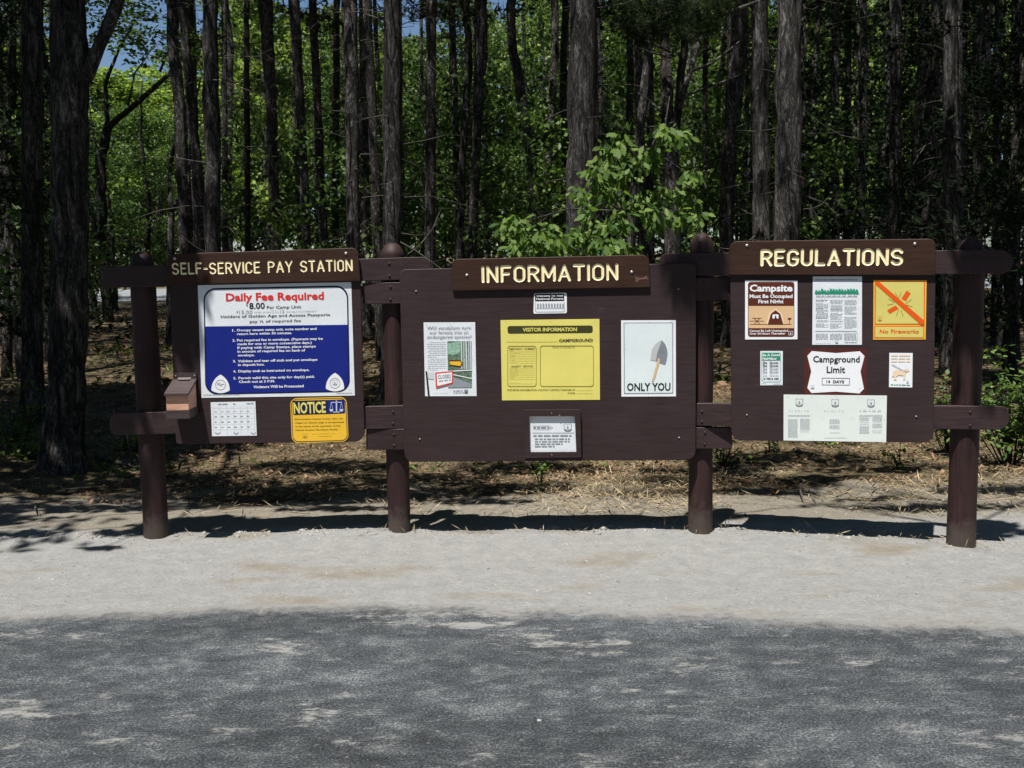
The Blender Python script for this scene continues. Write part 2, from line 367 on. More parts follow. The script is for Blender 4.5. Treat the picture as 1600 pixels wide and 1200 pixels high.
# ------------------------------------------------------------------ the sign structure
BACK = .098                                         # rail fronts stand this far in front of the post axes
class Plane:
    """vertical plane through two post axes; local x along it, local -y towards the road"""
    def __init__(s, a, b):
        s.o = Vector((a[0], a[1], 0)); d = Vector((b[0] - a[0], b[1] - a[1], 0)); s.rz = math.atan2(d.y, d.x); s.u = d.normalized(); s.n = Vector((s.u.y, -s.u.x, 0))
    def uv(s, px, py, d):
        """photo point -> (x, z) on the plane standing d in front of the post axes"""
        r = ray(px, py); c = Vector((0, 0, CAM_H)); o = s.o + s.n * d
        t = (o - c).dot(s.n) / r.dot(s.n); p = c + r * t
        return ((p - s.o).dot(s.u), p.z)
POSTS = [(-2.285, 6.40), (-.735, 6.435), (1.180, 6.35), (2.655, 5.945)]
PL, PC, PR = Plane(POSTS[0], POSTS[1]), Plane(POSTS[1], POSTS[2]), Plane(POSTS[2], POSTS[3])

def rounded(pts, rad, n=8):
    """2D polygon with per-corner radii, counter-clockwise or not"""
    out = []; m = len(pts)
    for i in range(m):
        p = Vector(pts[i]); a = Vector(pts[i - 1]) - p; b = Vector(pts[(i + 1) % m]) - p; r = rad[i] if isinstance(rad, (list, tuple)) else rad
        if r <= 0: out.append(tuple(p)); continue
        A, B = a.normalized(), b.normalized(); ang = A.angle(B); t = min(r / math.tan(ang / 2), a.length * .5, b.length * .5); r2 = t * math.tan(ang / 2)
        c = p + (A + B).normalized() * (r2 / math.sin(ang / 2)); s0 = p + A * t - c; s1 = p + B * t - c
        a0 = math.atan2(s0.y, s0.x); a1 = math.atan2(s1.y, s1.x); da = (a1 - a0 + math.pi) % (2 * math.pi) - math.pi
        for k in range(n + 1): th = a0 + da * k / n; out.append((c.x + r2 * math.cos(th), c.y + r2 * math.sin(th)))
    return out

def slab(name, outline, d_back, d_front, mat, parent, hole=None, bev=.003, off=(0, 0)):
    """board standing in the local plane: outline [(x,z)], between depths"""
    o = [(x - off[0], z - off[1]) for x, z in outline]
    area = sum(o[i - 1][0] * o[i][1] - o[i][0] * o[i - 1][1] for i in range(len(o)))
    if area < 0: o = o[::-1]
    cx = sum(p[0] for p in o) / len(o); cz = sum(p[1] for p in o) / len(o); n = len(o)
    def inset(k):
        r = []
        for i in range(n):
            e1 = Vector(o[i]) - Vector(o[i - 1]); e2 = Vector(o[(i + 1) % n]) - Vector(o[i])
            nn = (Vector((-e1.y, e1.x)).normalized() + Vector((-e2.y, e2.x)).normalized())
            nn = nn.normalized() if nn.length > 1e-6 else Vector((0, 0)); r.append((o[i][0] + nn.x * k, o[i][1] + nn.y * k))
        return r
    rings = [(o, d_back), (o, d_front - bev), (inset(bev), d_front)] if bev else [(o, d_back), (o, d_front)]
    v = [(x, -d, z) for ring, d in rings for x, z in ring]; f = [tuple(reversed(range(n)))] if False else []
    f.append(tuple(range(n))[::-1])
    for k in range(len(rings) - 1):
        for i in range(n):
            j = (i + 1) % n; f.append((k * n + i, k * n + j, (k + 1) * n + j, (k + 1) * n + i))
    b = (len(rings) - 1) * n
    if hole is None: f.append(tuple(range(b, b + n)))
    else:
        h = [(x - off[0], z - off[1]) for x, z in hole]; hb = len(v); v += [(x, -d_front, z) for x, z in h]
        loops = [[Vector((x, z, 0)) for x, z in rings[-1][0]], [Vector((x, z, 0)) for x, z in h]]
        idx = list(range(b, b + n)) + list(range(hb, hb + len(h)))
        for t in tessellate_polygon(loops): f.append(tuple(idx[q] for q in t))
    # faces consistently outward
    bm = bmesh.new(); me = bpy.data.meshes.new(name); me.from_pydata(v, [], f)
    bm.from_mesh(me)
    if hole is None: bmesh.ops.recalc_face_normals(bm, faces=bm.faces)
    bm.to_mesh(me); bm.free(); me.materials.append(mat)
    return link(bpy.data.objects.new(name, me), parent)

def px_slab(P, name, pts, rad, d0, d1, mat, parent, **k):
    q = [P.uv(x, y, d1) for x, y in pts]; S = .004
    rr = [r * S for r in rad] if isinstance(rad, (list, tuple)) else rad * S
    return slab(name, rounded(q, rr), d0, d1, mat, parent, **k)

# ---- routed lettering: strokes in a unit-high box
def arc(cx, cy_, rx, ry, a0, a1, n=12): return [(cx + rx * math.cos(math.radians(a0 + (a1 - a0) * i / n)), cy_ + ry * math.sin(math.radians(a0 + (a1 - a0) * i / n))) for i in range(n + 1)]
def glyph(c):
    w = .50; h = w / 2
    if c == 'I': return 0, [[(0, 0), (0, 1)]]
    if c == 'N': return w, [[(0, 0), (0, 1), (w, 0), (w, 1)]]
    if c == 'F': return .44, [[(0, 0), (0, 1), (.44, 1)], [(0, .52), (.36, .52)]]
    if c == 'E': return .44, [[(.44, 0), (0, 0), (0, 1), (.44, 1)], [(0, .52), (.36, .52)]]
    if c == 'L': return .42, [[(0, 1), (0, 0), (.42, 0)]]
    if c == 'T': return w, [[(0, 1), (w, 1)], [(h, 1), (h, 0)]]
    if c == 'A': return .56, [[(0, 0), (.28, 1), (.56, 0)], [(.10, .30), (.46, .30)]]
    if c == 'V': return .54, [[(0, 1), (.27, 0), (.54, 1)]]
    if c == 'Y': return .54, [[(0, 1), (.27, .48), (.54, 1)], [(.27, .48), (.27, 0)]]
    if c == 'M': return .62, [[(0, 0), (0, 1), (.31, .25), (.62, 1), (.62, 0)]]
    if c == 'O': return w, [arc(h, .73, h, .27, 0, 180) + arc(h, .27, h, .27, 180, 360) + [(w, .73)]]
    if c == 'C': return w, [arc(h, .73, h, .27, 15, 180) + arc(h, .27, h, .27, 180, 345)]
    if c == 'G': return w, [arc(h, .73, h, .27, 15, 180) + arc(h, .27, h, .27, 180, 360) + [(w, .44), (.28, .44)]]
    if c == 'U': return w, [[(0, 1), (0, .27)] + arc(h, .27, h, .27, 180, 360) + [(w, 1)]]
    if c == 'S': return w, [arc(h, .745, h, .255, 20, 270) + arc(h, .245, h, .245, 90, -160)[1:]]
    if c in 'PR':
        s = [[(0, 0), (0, 1), (.24, 1)] + arc(.24, .755, .26, .245, 90, -90) + [(0, .51)]]
        if c == 'R': s.append([(.24, .51), (w, 0)])
        return w, s
    if c == '-': return .26, [[(0, .46), (.26, .46)]]
    return .30, []
def header_board(P, root, quad, rad, text, bl, br, th, stroke, d0=.116, d1=.132, step=.0022):
    """board whose front is cut with round-bottomed letters"""
    q = [P.uv(x, y, d1) for x, y in quad]; outline = rounded(q, [r * .004 for r in rad])
    a = Vector(P.uv(*bl, d1)); b = Vector(P.uv(*br, d1)); top = Vector(P.uv(bl[0], bl[1] - th, d1)); H = (top - a).length
    ex = (b - a); W = ex.length; ex.normalize(); ez = Vector((-ex.y, ex.x)); r = stroke / 2
    adv = 0; segs = []; gap = .27
    lays = []
    for c in text:
        w, st = glyph(c); lays.append((adv, st)); adv += w + gap
    adv -= gap; sx = (W - 2 * r) / adv
    for x0, st in lays:
        for pl_ in st:
            pts = [a + ex * (r + (x0 + p[0]) * sx) + ez * (r + p[1] * (H - 2 * r)) for p in pl_]
            segs += list(zip(pts[:-1], pts[1:]))
    pad = .012
    rect = [a - ex * pad - ez * pad, b + ex * pad - ez * pad, b + ex * pad + ez * (H + pad), a - ex * pad + ez * (H + pad)]
    slab('header', outline, d0, d1, M['header'], root, hole=[tuple(p) for p in rect])
    nu = int((W + 2 * pad) / step); nv = int((H + 2 * pad) / step)
    U, Vv = np.meshgrid(np.linspace(0, W + 2 * pad, nu + 1), np.linspace(0, H + 2 * pad, nv + 1))
    PX = rect[0].x + ex.x * U + ez.x * Vv; PZ = rect[0].y + ex.y * U + ez.y * Vv; D = np.full(PX.shape, 9.0)
    for s0, s1 in segs:
        dx, dz = s1.x - s0.x, s1.y - s0.y; L2 = dx * dx + dz * dz + 1e-12
        t = np.clip(((PX - s0.x) * dx + (PZ - s0.y) * dz) / L2, 0, 1); D = np.minimum(D, np.hypot(PX - s0.x - t * dx, PZ - s0.y - t * dz))
    dep = np.where(D < r, np.sqrt(np.clip(1 - (D / r) ** 2, 0, 1)) * min(r * .45, .0042), 0)
    VV = np.stack([PX, -d1 + dep, PZ], -1).reshape(-1, 3)
    Df = (D[:-1, :-1] + D[1:, 1:] + D[1:, :-1] + D[:-1, 1:]) / 4
    ii = (np.arange(nv)[:, None] * (nu + 1) + np.arange(nu)[None]); FF = np.stack([ii, ii + 1, ii + nu + 2, ii + nu + 1], -1)
    hd = None
    for nm, mask, mt in (('routed_face', Df >= r * 1.0, M['header']), ('lettering', Df < r * 1.0, M['cream'])):
        fs = FF[mask]; used = np.unique(fs); mp = np.zeros(len(VV), dtype=int); mp[used] = np.arange(len(used))
        mesh_obj(nm, VV[used], mp[fs], mt, root, smooth=True)
    return root

def bolt_at(P, px, py, d, r, root, mat, name='bolt'):
    u, z = P.uv(px, py, d + .002); mb = MB()
    prof = [(r, 0), (r, .0015), (r * .8, .004), (r * .4, .0055), (.0003, .006)]
    n = 10; v = []; f = []
    for k, (rr, h) in enumerate(prof):
        for i in range(n): t = 2 * math.pi * i / n; v.append((u + rr * math.cos(t), -d - h, z + rr * math.sin(t)))
    for k in range(len(prof) - 1):
        for i in range(n): j = (i + 1) % n; f.append((k * n + i, (k) * n + j, (k + 1) * n + j, (k + 1) * n + i))
    f.append(tuple(range(len(v) - n, len(v)))); mb.add(v, f); return mb.build(name, mat, root, True)

# posts: round timbers with shaped tops, planted in the gravel
post_info = [("dark round post with domed top under the tree shade, left of the pay station board", [(.078, -.3), (.078, 1.66), (.077, 1.70), (.069, 1.75), (.052, 1.785), (.028, 1.804), (.004, 1.81)]),
             ("round brown post with chamfered top between the pay station and information boards", [(.071, -.3), (.072, 1.76), (.072, 1.775), (.066, 1.79), (.046, 1.825), (.026, 1.838), (.003, 1.842)]),
             ("round brown post with ball-shaped top between the information and regulations boards", [(.075, -.3), (.074, 1.64), (.070, 1.70), (.074, 1.75), (.071, 1.80), (.056, 1.84), (.032, 1.865), (.003, 1.872)]),
             ("thick round brown post to the right of the regulations board, grass at its foot", [(.082, -.3), (.080, 1.65), (.079, 1.71), (.070, 1.76), (.045, 1.795), (.02, 1.81), (.003, 1.815)])]
for (x, y), (lab, prof) in zip(POSTS, post_info):
    full = []
    for (r0, z0), (r1, z1) in zip(prof[:-1], prof[1:]):
        k = max(1, int((z1 - z0) / .08)); full += [(r0 + (r1 - r0) * i / k, z0 + (z1 - z0) * i / k) for i in range(k)]
    full.append(prof[-1]); mb = MB()
    mb.lathe([(r * (1 + .02 * math.sin(z * 5 + x)), z) for r, z in full], 32)
    o = mb.build("round_post", M['post'], None, True); o.location = (x, y, 0); o.rotation_euler = (0, 0, x)
    tag(o, lab, "post", "round posts carrying the boards")

# ---- printed notices -------------------------------------------------------
def text_mesh(s, bold=0):
    cu = bpy.data.curves.new('t', 'FONT'); cu.body = s; cu.size = 1; cu.resolution_u = 2; cu.offset = bold
    ob = bpy.data.objects.new('t', cu); col.objects.link(ob); dg = bpy.context.evaluated_depsgraph_get()
    m = bpy.data.meshes.new_from_object(ob.evaluated_get(dg)); vs = [v.co.copy() for v in m.vertices]; fs = [tuple(p.vertices) for p in m.polygons]
    bpy.data.objects.remove(ob); bpy.data.curves.remove(cu); bpy.data.meshes.remove(m); return vs, fs

class Notice:
    """flat printed thing on a board; drawn in the coordinates of an enlarged view of the photograph"""
    def __init__(s, P, d, crop, name, corners, label, cat, mat, group=None, rad=0, thick=.0015):
        s.P, s.d, s.crop = P, d, crop; s.acc = {}
        c = [s.uv(x, y) for x, y in corners]; cx = sum(p[0] for p in c) / 4; cz = sum(p[1] for p in c) / 4; s.off = (cx, cz)
        loc = P.o + P.u * cx + P.n * d + Vector((0, 0, cz))
        s.root = empty(name, loc, P.rz, label, cat, group); s.th = thick
        s.sheet = slab('sheet', rounded(c, rad), 0.0003, thick, mat, s.root, off=s.off, bev=0)
    def uv(s, x, y):
        x0, y0, k = s.crop; return s.P.uv(x0 + x * k, y0 + y * k, s.d)
    def _add(s, name, mat, v, f, layer):
        a = s.acc.setdefault((name, mat), MB()); dd = s.th + .0006 * layer
        a.add([(x - s.off[0], -dd, z - s.off[1]) for x, z in v], f)
    def poly(s, pts, mat, layer=1, name='printed_panel', rad=0):
        q = [s.uv(*p) for p in pts]
        if rad: q = rounded(q, rad, 6)
        t = tessellate_polygon([[Vector((x, z, 0)) for x, z in q]]); s._add(name, mat, q, t, layer)
    def line(s, pts, w, mat, layer=2, name='printed_lines', close=False):
        pts = list(pts) + ([pts[0]] if close else [])
        for a, b in zip(pts[:-1], pts[1:]):
            A, B = Vector(a), Vector(b); d = (B - A); L_ = d.length
            if L_ < 1e-6: continue
            d /= L_; n = Vector((-d.y, d.x)) * w / 2; e = d * (w * .3)
            s.poly([tuple(A - e + n), tuple(B + e + n), tuple(B + e - n), tuple(A - e - n)], mat, layer, name)
    def rrect(s, x0, y0, x1, y1, r, n=5):
        return rounded([(x0, y0), (x1, y0), (x1, y1), (x0, y1)], r, n)
    def text(s, t, a, b, h, mat, layer=3, bold=0.0, name='lettering'):
        vs, fs = text_mesh(t, bold); A = Vector(s.uv(*a)); B = Vector(s.uv(*b)); T = Vector(s.uv(a[0], a[1] - h))
        x0 = min(v.x for v in vs); x1 = max(v.x for v in vs); capv, _ = text_mesh('H', 0); cap = max(v.y for v in capv)
        ex = (B - A); sx = ex.length / (x1 - x0); ex.normalize(); ez = Vector((-ex.y, ex.x)); sz = (T - A).length / cap
        s._add(name, mat, [tuple(A + ex * ((v.x - x0) * sx) + ez * (v.y * sz)) for v in vs], fs, layer)
    def greek(s, a, b, h, mat, layer=2, name='small_print', seed=0, mean=1.0):
        """lines of print too small to read: word-long strokes"""
        r = random.Random(seed + int(a[0] * 7 + a[1] * 13)); L_ = b[0] - a[0]; x = 0
        while x < L_ - h * .6:
            w = min(r.uniform(1.6, 6.5) * h * mean, L_ - x); t0 = x / L_; t1 = (x + w) / L_
            ya = a[1] + (b[1] - a[1]) * t0; yb = a[1] + (b[1] - a[1]) * t1
            s.poly([(a[0] + x, ya), (a[0] + x + w, yb), (a[0] + x + w, yb - h), (a[0] + x, ya - h)], mat, layer, name); x += w + h * .9
    def shield(s, cx, cy_, w, h, line, face, layer=3, name='emblem'):
        """small forest shield with a tree"""
        o = [(-.5, -.42), (-.38, -.5), (-.15, -.44), (.15, -.44), (.38, -.5), (.5, -.42), (.46, -.1), (.5, .2), (.34, .42), (0, .5), (-.34, .42), (-.5, .2), (-.46, -.1)]
        s.poly([(cx + x * w, cy_ + y * h) for x, y in o], line, layer, name)
        s.poly([(cx + x * w * .84, cy_ + y * h * .84) for x, y in o], face, layer + 1, name)
        s.poly([(cx, cy_ - h * .26), (cx + w * .17, cy_ + h * .1), (cx + w * .04, cy_ + h * .1), (cx + w * .04, cy_ + h * .2), (cx - w * .04, cy_ + h * .2), (cx - w * .04, cy_ + h * .1), (cx - w * .17, cy_ + h * .1)], line, layer + 2, name)
        s.line([(cx - w * .4, cy_ + h * .28), (cx + w * .4, cy_ + h * .28)], h * .05, line, layer + 2, name)
    def tacks(s, pts, mat=None):
        for x, y in pts:
            s.poly([(x + 3.2 * math.cos(t) / s.crop[2] * .17, y + 3.2 * math.sin(t) / s.crop[2] * .17) for t in [i * math.pi / 3 for i in range(6)]], mat or M['grey'], 3, 'nail_heads')
    def done(s):
        for (name, mat), mb in s.acc.items(): mb.build(name, mat, s.root)
        return s.root

D_PANEL, D_HEAD = .116, .132

# ================= pay station board (left)
b = empty("pay_station_board", PL.o, PL.rz, "brown board headed SELF-SERVICE PAY STATION with large blue and white fee poster", "notice board", "brown campground notice boards")
px_slab(PL, 'panel', [(264, 432), (563, 428), (570, 690), (275, 694)], [2, 2, 16, 5], BACK, D_PANEL, M['panel'], b)
header_board(PL, b, [(262, 397), (559, 387), (563, 439), (262, 445)], [9, 10, 2, 2], "SELF-SERVICE PAY STATION", (269, 429.5), (551, 423.4), 18.6, .0100)
px_slab(PL, 'rail', [(159, 417), (673, 401), (673, 436), (159, 450)], [9, 14, 2, 6], .060, BACK, M['rail'], b)
px_slab(PL, 'rail', [(171, 646), (690, 632), (690, 668), (171, 680)], [12, 2, 2, 12], .060, BACK, M['rail'], b)
for p in ((272.7, 404), (540.4, 396)): bolt_at(PL, *p, D_HEAD, .009, b, M['bolt'])
for p in ((608, 411.7), (608.6, 431.2), (614, 643.6), (614, 661.6), (222, 424), (222, 440), (227, 654), (227, 672)): bolt_at(PL, *p, BACK, .008, b, M['darkbolt'])
# ================= information board (centre)
b = empty("information_board", PC.o, PC.rz, "wide brown board headed INFORMATION with a yellow visitor sheet in its middle", "notice board", "brown campground notice boards")
px_slab(PC, 'panel', [(624, 421), (1088, 411), (1087, 718.5), (632, 722)], [10, 8, 14, 14], BACK, D_PANEL, M['panel'], b)
header_board(PC, b, [(705, 405), (1014, 398), (1016, 449), (707, 454.4)], [11, 11, 2, 2], "INFORMATION", (752.7, 442), (966, 437.8), 26.3, .0172)
px_slab(PC, 'rail', [(566, 442), (1142, 433), (1142, 468.5), (566, 475)], 2, .060, BACK, M['rail'], b)
px_slab(PC, 'rail', [(572, 670.5), (1144, 667.5), (1144, 701), (572, 703)], 2, .060, BACK, M['rail'], b)
for p in ((729.5, 430), (987, 425)): bolt_at(PC, *p, D_HEAD, .009, b, M['bolt'])
for p in ((650, 455), (656, 686.5), (1060, 451.6), (1061, 684)): bolt_at(PC, *p, D_PANEL, .006, b, M['hinge'])
for p in ((610, 448.4), (610, 468), (615.5, 679), (615.5, 696), (1100, 441), (1101.6, 461), (1101.6, 676), (1101, 694)): bolt_at(PC, *p, BACK, .008, b, M['darkbolt'])
sc_ = [(992, 431), (995, 433), (1000, 434.5), (1006, 433), (1010, 431), (1013, 438), (1010, 436), (1005, 436.5), (999, 437), (996, 441), (993, 440)]
q = [PC.uv(x, y, D_HEAD + .001) for x, y in sc_]
mesh_obj('scratch', [(x, -D_HEAD - .0008, z) for x, z in q], tessellate_polygon([[Vector((x, z, 0)) for x, z in q]]), M['bark_line'], b)
# ================= regulations board (right)
b = empty("regulations_board", PR.o, PR.rz, "brown board headed REGULATIONS carrying seven posters", "notice board", "brown campground notice boards")
px_slab(PR, 'panel', [(1141, 420), (1462, 420), (1458.6, 692), (1142.5, 688)], [2, 2, 15, 15], BACK, D_PANEL, M['panel'], b)
header_board(PR, b, [(1139, 377), (1462, 373), (1462, 430), (1139, 429.5)], [12, 10, 2, 2], "REGULATIONS", (1188, 416), (1411, 414.7), 26.5, .0180)
px_slab(PR, 'rail', [(1030, 396), (1583, 390), (1583, 427.5), (1030, 431.5)], [12, 19, 19, 3], .060, BACK, M['rail'], b)
px_slab(PR, 'rail', [(1075, 630), (1577, 635), (1577, 672), (1075, 665)], [2, 15, 15, 2], .060, BACK, M['rail'], b)
for p in ((1167, 383.6), (1429.5, 381)): bolt_at(PR, *p, D_HEAD, .009, b, M['bolt'])
for p in ((1167, 648.5), (1431.6, 651)): bolt_at(PR, *p, D_PANEL, .006, b, M['hinge'])
for p in ((1097, 643), (1096.5, 659), (1516, 644), (1516, 665), (1096, 404), (1096, 422), (1524, 400), (1524, 418)): bolt_at(PR, *p, BACK, .008, b, M['darkbolt'])

# ================= notices on the pay station board
CA = (305, 440, .1625); dN = D_PANEL
n = Notice(PL, dN, CA, "fee_poster", [(25, 35), (1500, 5), (1535, 1095), (62, 1118)], "large white and blue Daily Fee Required poster on the pay station board", "poster", M['paper'])
def slant(y, x): return y - (x - 780) * .0205
ol = [(80, slant(50, 80)), (1470, slant(50, 1470)), (1490, slant(1075, 1490)), (98, slant(1075, 98))]
A_ = [n.uv(*p) for p in ol]; L_out = rounded(A_, .075, 8); n._add('printed_border', M['navy'], L_out, tessellate_polygon([[Vector((x, z, 0)) for x, z in L_out]]), 1)
inn = [(93, slant(66, 93)), (1457, slant(66, 1457)), (1476, slant(1062, 1476)), (111, slant(1062, 111))]
A_ = [n.uv(*p) for p in inn]; r_in = rounded(A_, .070, 8)
cut = [n.uv(97, 431), n.uv(1464, 414)]
def zc(x): return cut[0][1] + (cut[1][1] - cut[0][1]) * (x - cut[0][0]) / (cut[1][0] - cut[0][0])
def clip(poly, keep_up):
    out = []
    for i in range(len(poly)):
        p, q_ = poly[i - 1], poly[i]; a, c = p[1] - zc(p[0]), q_[1] - zc(q_[0])
        if not keep_up: a, c = -a, -c
        if a * c < 0: t = a / (a - c); out.append((p[0] + (q_[0] - p[0]) * t, p[1] + (q_[1] - p[1]) * t))
        if c >= 0: out.append(q_)
    return out
for up, mt, nm in ((True, M['paper'], 'white_field'), (False, M['blue'], 'blue_field')):
    pp = clip(r_in, up); n._add(nm, mt, pp, tessellate_polygon([[Vector((x, z, 0)) for x, z in pp]]), 2)
def T(s_, x0, y0, x1, h, mat, bold=0, y1=None): n.text(s_, (x0, y0), (x1, y1 if y1 is not None else y0 - (x1 - x0) * .0205), h, mat, 4, bold)
T("Daily Fee Required", 298, 186, 1240, 70, M['red'], .03, 170)
T("$", 492, 236, 508, 22, M['black']); T("8.00", 522, 262, 672, 56, M['black'], .02)
T("Per Camp Unit", 690, 262, 1020, 27, M['black'], .012)
T("$", 400, 300, 412, 18, M['black']); T("15.00", 424, 312, 552, 34, M['grey']); T("FOR SITES", 572, 302, 730, 12, M['grey']); T("11-12", 748, 304, 858, 30, M['grey']); T("DOUBLE OCCUPANCY", 874, 296, 1170, 12, M['grey'])
T("Holders of Golden Age and Access Passports", 248, 350, 1298, 25, M['black'], .012)
T("pay ½ of required fee", 526, 396, 1018, 25, M['black'], .012)
W_ = M['white']
for num, y, lines in (("1.", 478, [(402, 1168, "Occupy vacant camp unit, note number and"), (404, 932, "return here within 30 minutes.")]),
                      ("2.", 575, [(404, 1228, "Put required fee in envelope. (Payment may be"), (408, 1122, "made for one or more consecutive days.)"), (408, 1160, "If paying with Camp Stamps, place stamps"), (408, 1060, "in amount of required fee on back of"), (412, 572, "envelope.")]),
                      ("3.", 775, [(412, 1176, "Validate and tear off stub and put envelope"), (414, 668, "in deposit box.")]),
                      ("4.", 872, [(416, 1100, "Display stub as instructed on envelope.")]),
                      ("5.", 938, [(418, 1150, "Permit valid this site only for day(s) paid."), (422, 768, "Check out at 2 P.M.")])):
    T(num, 358 + (y - 478) * .025, y + 2, 386 + (y - 478) * .025, 22, W_, .02)
    for k, (a0, a1, s_) in enumerate(lines): T(s_, a0, y + k * 36, a1, 22, W_, .022)
T("Violators Will be Prosecuted", 562, 1024, 1044, 24, W_, .025)
for cx, cyy in ((245, 985), (1345, 968)):
    tri = []
    for k in range(3):
        a0 = math.radians(-90 + 120 * k); tri.append((cx + 102 * math.cos(a0), cyy + 10 + 102 * math.sin(a0)))
    pts = []
    for k in range(3):
        p, q_ = Vector(tri[k]), Vector(tri[(k + 1) % 3]); mdd = (p + q_) / 2; o_ = (mdd - Vector((cx, cyy + 10))).normalized() * 26
        for i_ in range(9): t = i_ / 9; pts.append(tuple(p * (1 - t) + q_ * t + o_ * 4 * t * (1 - t)))
    n.poly(pts, M['white'], 4, 'badge', rad=.006); n.line([(cx + 48 * math.cos(t), cyy + 8 + 48 * math.sin(t)) for t in np.linspace(0, 6.283, 20)], 5, M['grey'], 5, 'badge_ring')
n.shield(1345, 972, 48, 52, M['grey'], M['white'], 5, 'emblem')
n.line([(215, 975), (240, 1000), (262, 985), (280, 988)], 6, M['grey'], 5, 'emblem'); n.line([(212, 995), (235, 972), (262, 1010)], 4, M['grey'], 5, 'emblem')
n.greek((80, 1092), (430, 1087), 5, M['grey']); n.greek((1360, 1076), (1510, 1073), 5, M['grey'])
n.tacks([(1438, 398), (1486, 1038), (1490, 122), (80, 745), (1506, 790)]); n.done()

CB = (310, 610, .1625)
n = Notice(PL, dN, CB, "calendar_sheet", [(118, 114), (548, 106), (562, 434), (132, 440)], "small white gridded calendar sheet tacked below the fee poster", "notice", M['paper'])
n.greek((190, 136), (290, 134), 8, M['grey']); n.greek((335, 134), (355, 133), 8, M['grey']); n.greek((465, 130), (530, 128), 8, M['grey'])
for j, y in enumerate((205, 255, 306, 357)):
    for k in range(6): x = 152 + k * 62 + j * 2; n.greek((x, y - k), (x + 26, y - k - .5), 6, M['grey'] if j else M['pale'])
for j in range(7): x = 140 + j * 66; n.line([(x, 150), (x + 8, 425)], 1.6, M['pale'])
for y in (170, 222, 272, 324, 376): n.line([(135, y), (545, y - 7)], 1.6, M['pale'])
for x in (160, 340, 505): n.line([(x, 405), (x + 28, 420), (x + 48, 404)], 4, M['black'])
n.done()
n = Notice(PL, dN, CB, "notice_sign", [(882, 76), (1425, 62), (1446, 490), (900, 506)], "yellow enamel NOTICE sign with scales, lower right of the pay station board", "sign", M['gold'], rad=.042, thick=.003)
n.poly([(890, 84), (1418, 70), (1438, 482), (908, 497)], M['navy'], 1, 'printed_border', rad=.037)
n.poly([(898, 90), (1412, 77), (1431, 476), (914, 490)], M['gold'], 2, 'printed_panel', rad=.034)
n.poly([(908, 100), (1408, 86), (1412, 220), (912, 236)], M['navy'], 3, 'printed_header', rad=.01)
n.poly([(1240, 98), (1404, 94), (1408, 214), (1246, 218)], M['blue'], 4, 'blue_patch')
n.text("NOTICE", (920, 220), (1228, 210), 100, M['yellow'], 5, .03)
n.line([(1328, 100), (1330, 205)], 12, M['pale'], 5, 'scales_symbol'); n.line([(1276, 115), (1378, 112)], 7, M['pale'], 5, 'scales_symbol')
for x in (1280, 1376): n.line([(x, 115), (x - 14, 180), (x + 14, 180), (x, 115)], 3, M['pale'], 5, 'scales_symbol'); n.poly([(x - 20, 182), (x + 20, 182), (x + 10, 202), (x - 10, 202)], M['pale'], 5, 'scales_symbol')
n.line([(1300, 208), (1358, 206)], 8, M['pale'], 5, 'scales_symbol')
for k, s_ in enumerate(("Discrimination because of race, color, sex,", "religion or national origin is not permitted", "in any aspect of the operation of this", "Federal Outdoor Recreation Facility.")):
    n.text(s_, (930 + k * 2, 283 + k * 35), ((1395, 1400, 1368, 1345)[k], 275 + k * 35), 14, M['olive'], 3, .01)
n.shield(1026, 436, 46, 46, M['oline'], M['gold'], 3); n.greek((1095, 424), (1320, 418), 5, M['oline']); n.greek((1150, 446), (1290, 442), 5, M['oline'])
n.tacks([(912, 112), (1392, 96), (935, 492), (1415, 476)], M['white']); n.done()

# ================= notices on the information board
CC = (650, 490, .11665)
n = Notice(PC, dN, CC, "vandalism_poster", [(102, 118), (792, 115), (812, 1104), (122, 1106)], "white poster about vandalism with a forest photograph, left side of the information board", "poster", M['paper'])
n.text("Will vandalism turn", (150, 212), (738, 208), 40, M['grey'], 3, .01); n.text("our forests into an", (182, 272), (702, 268), 40, M['grey'], 3, .01); n.text("endangered species?", (150, 332), (745, 328), 40, M['grey'], 3, .01)
for k in range(16): n.greek((152 + (25 if k in (0, 4, 6, 9) else 0) + k * .7, 386 + k * 24.5), (400 + k * .6 - (120 if k in (8, 15) else 0), 385 + k * 24.5), 7, M['pale'])
ph = M['photo'] = simple('printed_forest_photo', (.11, .17, .12), .45, .55, 60)
n.poly([(420, 370), (744, 368), (750, 985), (430, 988)], ph, 2, 'photograph')
n.poly([(425, 400), (600, 372), (590, 520), (500, 560), (430, 540)], simple('printed_pale_foliage', (.25, .42, .33), .45, .3, 50), 3, 'photograph_detail')
for x, w in ((608, 16), (640, 12), (672, 20), (705, 12), (730, 16)): n.line([(x, 375), (x + 6, 740)], w, M['pale'], 3, 'photograph_detail')
n.poly([(432, 915), (500, 850), (748, 940), (750, 985), (430, 988)], M['grey'], 4, 'photograph_detail')
n.line([(400, 775), (748, 755)], 13, M['white'], 5, 'photograph_detail'); n.line([(490, 815), (748, 868)], 12, M['white'], 5, 'photograph_detail')
n.poly([(440, 620), (600, 625), (628, 670), (600, 712), (452, 690)], M['maroon'], 5, 'photograph_detail'); n.poly([(450, 640), (596, 640), (612, 670), (590, 700), (460, 682)], M['gold'], 6, 'photograph_detail')
n.poly([(128, 772), (150, 772), (185, 1102), (160, 1102)], M['black'], 4, 'post_picture'); n.poly([(150, 795), (240, 780), (240, 880), (160, 870)], M['pale'], 3, 'post_picture')
n.poly([(258, 790), (498, 768), (496, 935), (268, 994)], M['red'], 6, 'closed_sign_picture'); n.poly([(278, 806), (484, 786), (482, 922), (286, 970)], M['white'], 7, 'closed_sign_picture')
